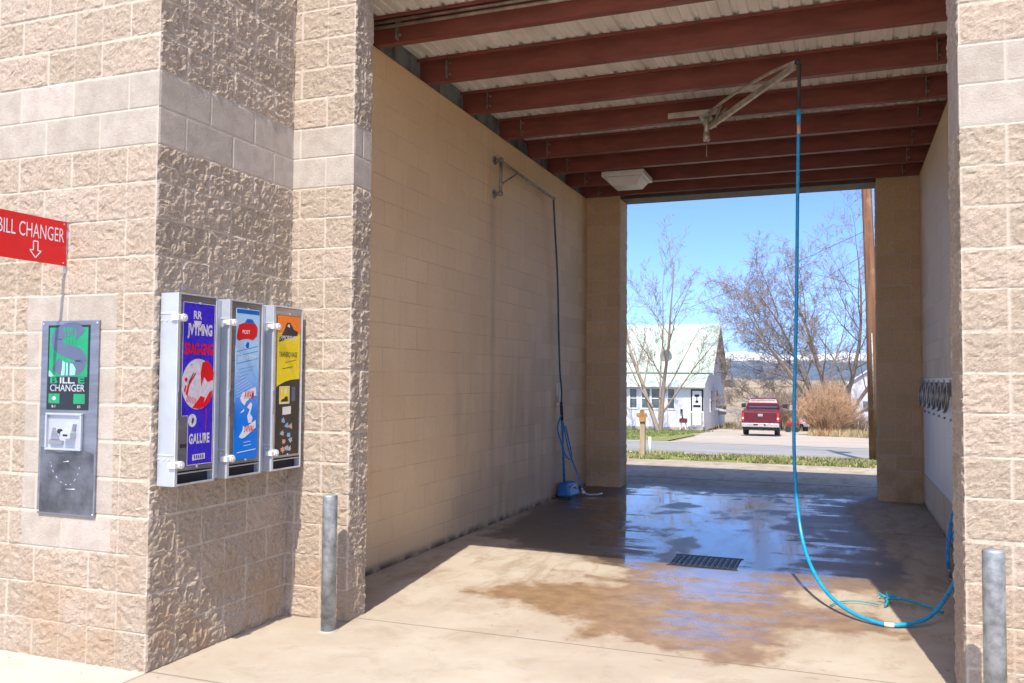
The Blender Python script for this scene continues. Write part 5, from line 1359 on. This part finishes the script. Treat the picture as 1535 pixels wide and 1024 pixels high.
for s_ in (-1, 1):
    m = MB(); m.box(s_*0.875-0.065, s_*0.875+0.065, -0.026, 0.03, 0.80, 1.22); l = m.build('tail_lamp', 'tail_red', tk, bevel=0.012)
    m = MB(); m.box(s_*0.875-0.045, s_*0.875+0.045, -0.030, -0.0265, 0.90, 0.99); m.build('reverse_lamp', 'plastic_white', l)
    m = MB(); m.box(s_*1.12-0.12, s_*1.12+0.12, 3.72, 3.82, 1.28, 1.50); m.box(s_*0.93-0.06, s_*0.93+0.08, 3.74, 3.79, 1.33, 1.38); m.build('mirror', 'black_trim', tk, bevel=0.03)
    for yy in (1.05, 4.65):
        m = MB(); m.tube([(s_*0.66, yy, 0.37), (s_*0.69, yy, 0.37), (s_*0.90, yy, 0.37), (s_*0.93, yy, 0.37)], [0.34, 0.37, 0.37, 0.34], 24); w_ = m.build('wheel', 'tyre', tk)
        m = MB(); m.tube([(s_*0.931, yy, 0.37), (s_*0.94, yy, 0.37)], [0.22, 0.19], 16); m.build('rim', 'chrome', w_)
    m = MB(); m.prism([(0.62, 0.45), (0.70, 0.80), (0.86, 0.90), (1.24, 0.90), (1.40, 0.80), (1.48, 0.45), (1.42, 0.45), (1.34, 0.72), (1.2, 0.80), (0.9, 0.80), (0.76, 0.72), (0.68, 0.45)], (Vector((s_*0.965, 0, 0)), Vector((0, 1, 0)), Vector((0, 0, 1)), Vector((s_, 0, 0))), -0.03, 0.03); m.build('wheel_arch', 'car_red', tk)
tk.location = (-3.90, 46.6, zg(47.5)+0.0); tk.rotation_euler = (0.03, 0, R(1.5))

# trailer, table and items beyond the pickup
z_ = zg(64)
tr = thing('flat_trailer', (-1.9, 64, z_), 'low white flat trailer parked beyond the hose line', 'trailer')
m = MB(); m.box(-2.75, -1.2, 63, 65.5, z_+0.35, z_+0.75); m.build('bed', 'trim', tr, bevel=0.02)
for xx in (-2.55, -1.55):
    m = MB(); m.tube([(xx-0.1, 63.0, z_+0.28), (xx+0.12, 63.0, z_+0.28)], 0.28, 14); m.build('wheel', 'tyre', tr)
m = MB()
for yy in (63.05, 65.4):
    m.box(-2.7, -2.65, yy, yy+0.05, z_+0.75, z_+0.95); m.box(-1.3, -1.25, yy, yy+0.05, z_+0.75, z_+0.95)
m.build('stake', 'galv', tr)
z_ = zg(60)
MT['cart_red'] = mat('faded red', (0.20, 0.02, 0.02), 0.6, 0, 0.2)
rc = thing('red_cart', (-3.0, 60, z_), 'low red utility cart beside the white trailer', 'cart')
m = MB(); m.box(-3.35, -2.65, 59.6, 60.6, z_+0.42, z_+0.66); m.build('tub', 'cart_red', rc, bevel=0.03)
m = MB(); m.box(-3.2, -3.1, 59.8, 59.95, z_+0.66, z_+0.85); m.bar((-2.67, 60, z_+0.6), (-1.95, 60, z_+0.85), 0.05, 0.05); m.build('handle', 'ink_red', rc)
for xx in (-3.25, -2.75):
    m = MB(); m.tube([(xx, 59.55, z_+0.2), (xx, 59.67, z_+0.2)], 0.2, 12); m.build('wheel', 'tyre', rc)
z_ = zg(63)
ys_ = thing('yard_sign', (-3.05, 63, z_), 'small pale lilac board on two posts behind the red cart', 'sign')
m = MB()
for xx in (-3.35, -2.75): m.box(xx-0.04, xx+0.04, 62.98, 63.04, z_, z_+2.0)
m.build('post', 'reed_dark', ys_); m = MB(); m.box(-3.3, -2.8, 62.94, 62.978, z_+1.45, z_+1.95); m.build('board', mat('lilac board', (0.55, 0.42, 0.55), 0.6, 0, 0.15), ys_)
z_ = zg(70)
gt = thing('field_gate', (-1.6, 70, z_), 'wooden field posts with a rail behind the white trailer', 'gate')
for xx in (-2.6, -0.4):
    m = MB(); m.box(xx-0.07, xx+0.07, 69.93, 70.07, z_, z_+3.0 if xx < -2 else z_+1.6); m.build('post', 'post', gt)
m = MB(); m.bar((-2.6, 69.9, z_+1.1), (-0.4, 69.9, z_+1.1), 0.06, 0.12); m.build('rail', 'post', gt)

# ================================================================== hills and mountains
def ridge(name, y, x0, x1, zb, hfun, depth, m_, label, nx=120, ny=24):
    xs = np.linspace(x0, x1, nx); vs_ = np.linspace(-1, 1, ny)
    X, V = np.meshgrid(xs, vs_, indexing='ij')
    hh = hfun(X)
    prof_ = np.clip(1-np.abs(V), 0, 1)**0.9
    rough_ = 1+0.5*(fbm(X/(depth*0.12), V*6, 7, 5)-0.5)*(1-prof_)
    Zz = zb+hh*prof_*rough_
    P = np.stack([X, y+V*depth, Zz], -1)
    o = grid_object(name, P, m_, None, None, True)
    tag(o, label, kind='structure')
ridge('hills', 700, -500, 400, -6.5, lambda X: 6.5+5*(fbm(X/120+3, X*0, 4, 4)), 220, 'soil', 'low tan hills at the edge of the pasture')
def mount_mat():
    n = NT('mountain'); co = n.co(); z = n.sep(co)[2]
    f = n.noise(co, 0.008, 8, 0.65); g_ = n.noise(co, 0.0016, 6, 0.6)
    hazed_forest = n.mix(n.ramp(f, 0.35, 0.65), (0.06, 0.085, 0.115), (0.12, 0.145, 0.17))  # forest tone shifted towards blue, distance haze painted into the colour
    lim = n.math('MULTIPLY_ADD', f, 160, z)
    s_ = n.ramp(lim, 205, 230)
    gap = n.ramp(g_, 0.56, 0.66, 0, 0.5)
    n.P(col=n.mix(s_, n.mix(gap, hazed_forest, (0.30, 0.26, 0.22)), (0.82, 0.85, 0.90)), rough=0.9, spec=0.1)
    return n.m
MT['mountain'] = mount_mat()
ridge('mountains', 6500, -3800, 3000, -20, lambda X: 178+80*fbm(X/420+1.7, X*0, 31, 5, 0.55), 1500, 'mountain', 'snow topped blue mountain range on the horizon', 260, 50)

# haze
hz = MB(); hz.box(-4200, 3600, -120, 8600, -30, 330)
n = NT('haze air'); n.t.nodes.remove(n.b)
pv = n.node('ShaderNodeVolumePrincipled'); pv.inputs['Color'].default_value = (0.30, 0.60, 1.0, 1); pv.inputs['Density'].default_value = 0.00003; pv.inputs['Anisotropy'].default_value = 0.0
n.t.links.new(pv.outputs[0], n.out.inputs['Volume'])
HAZE = True
if HAZE:
    tag(hz.build('haze', n.m, origin=(0, 0, 0)), kind='stuff', label='pale blue air between the bay and the far mountains')

# ================================================================== grass tufts
def tufts(name, label, zones, n, seed, m_, h=(0.05, 0.14)):
    rng = np.random.default_rng(seed)
    V = []; Fc = []
    for (x0, x1, y0, y1, dn) in zones:
        k = int(n*dn)
        xs = rng.uniform(x0, x1, k); ys_ = rng.uniform(y0, y1, k)
        keep = fbm(xs*0.9, ys_*0.9, 12, 3) > 0.40
        xs, ys_ = xs[keep], ys_[keep]
        zs = np.interp(ys_, [p[0] for p in ZP], [p[1] for p in ZP])-0.015
        for x, y, z in zip(xs, ys_, zs):
            for q in range(3):
                a = rng.uniform(0, 6.28); hh = rng.uniform(*h); w = 0.012+0.00035*y; lx, ly = rng.normal(0, 0.04, 2)
                o = len(V); V += [(x-math.cos(a)*w, y-math.sin(a)*w, z), (x+math.cos(a)*w, y+math.sin(a)*w, z), (x+lx, y+ly, z+hh)]; Fc.append((o, o+1, o+2))
    mb = MB(); mb.add(V, Fc)
    tag(mb.build(name, m_, origin=(0, 0, 0)), label, 'grass', kind='stuff')
MT['blade'] = mat('grass blades', (0.20, 0.24, 0.07), 0.8, 0, 0.35, 1.2)
MT['blade_dry'] = mat('dry grass blades', (0.42, 0.34, 0.18), 0.85, 0, 0.3, 1.5)
tufts('grass', 'short patchy green grass on the strip by the street', [(-6.5, 2.5, 18.35, 22.45, 1.0)], 5200, 1, 'blade', (0.03, 0.10))
tufts('dry_grass', 'dry straw coloured grass mixed into the strip by the street', [(-6.5, 2.5, 18.3, 22.5, 1.0)], 1800, 2, 'blade_dry', (0.03, 0.11))
tufts('lawn', 'green lawn grass before the white house', [(-20, -7.5, 34, 56, 1.0)], 5000, 3, 'blade', (0.06, 0.14))
tufts('pasture_grass', 'straw coloured rough grass beyond the driveway', [(-1.8, 3, 50, 56, 0.3), (-9, 5, 62, 110, 1.2)], 3500, 4, 'blade_dry', (0.15, 0.5))
print('SCENE DONE', len(bpy.data.objects))
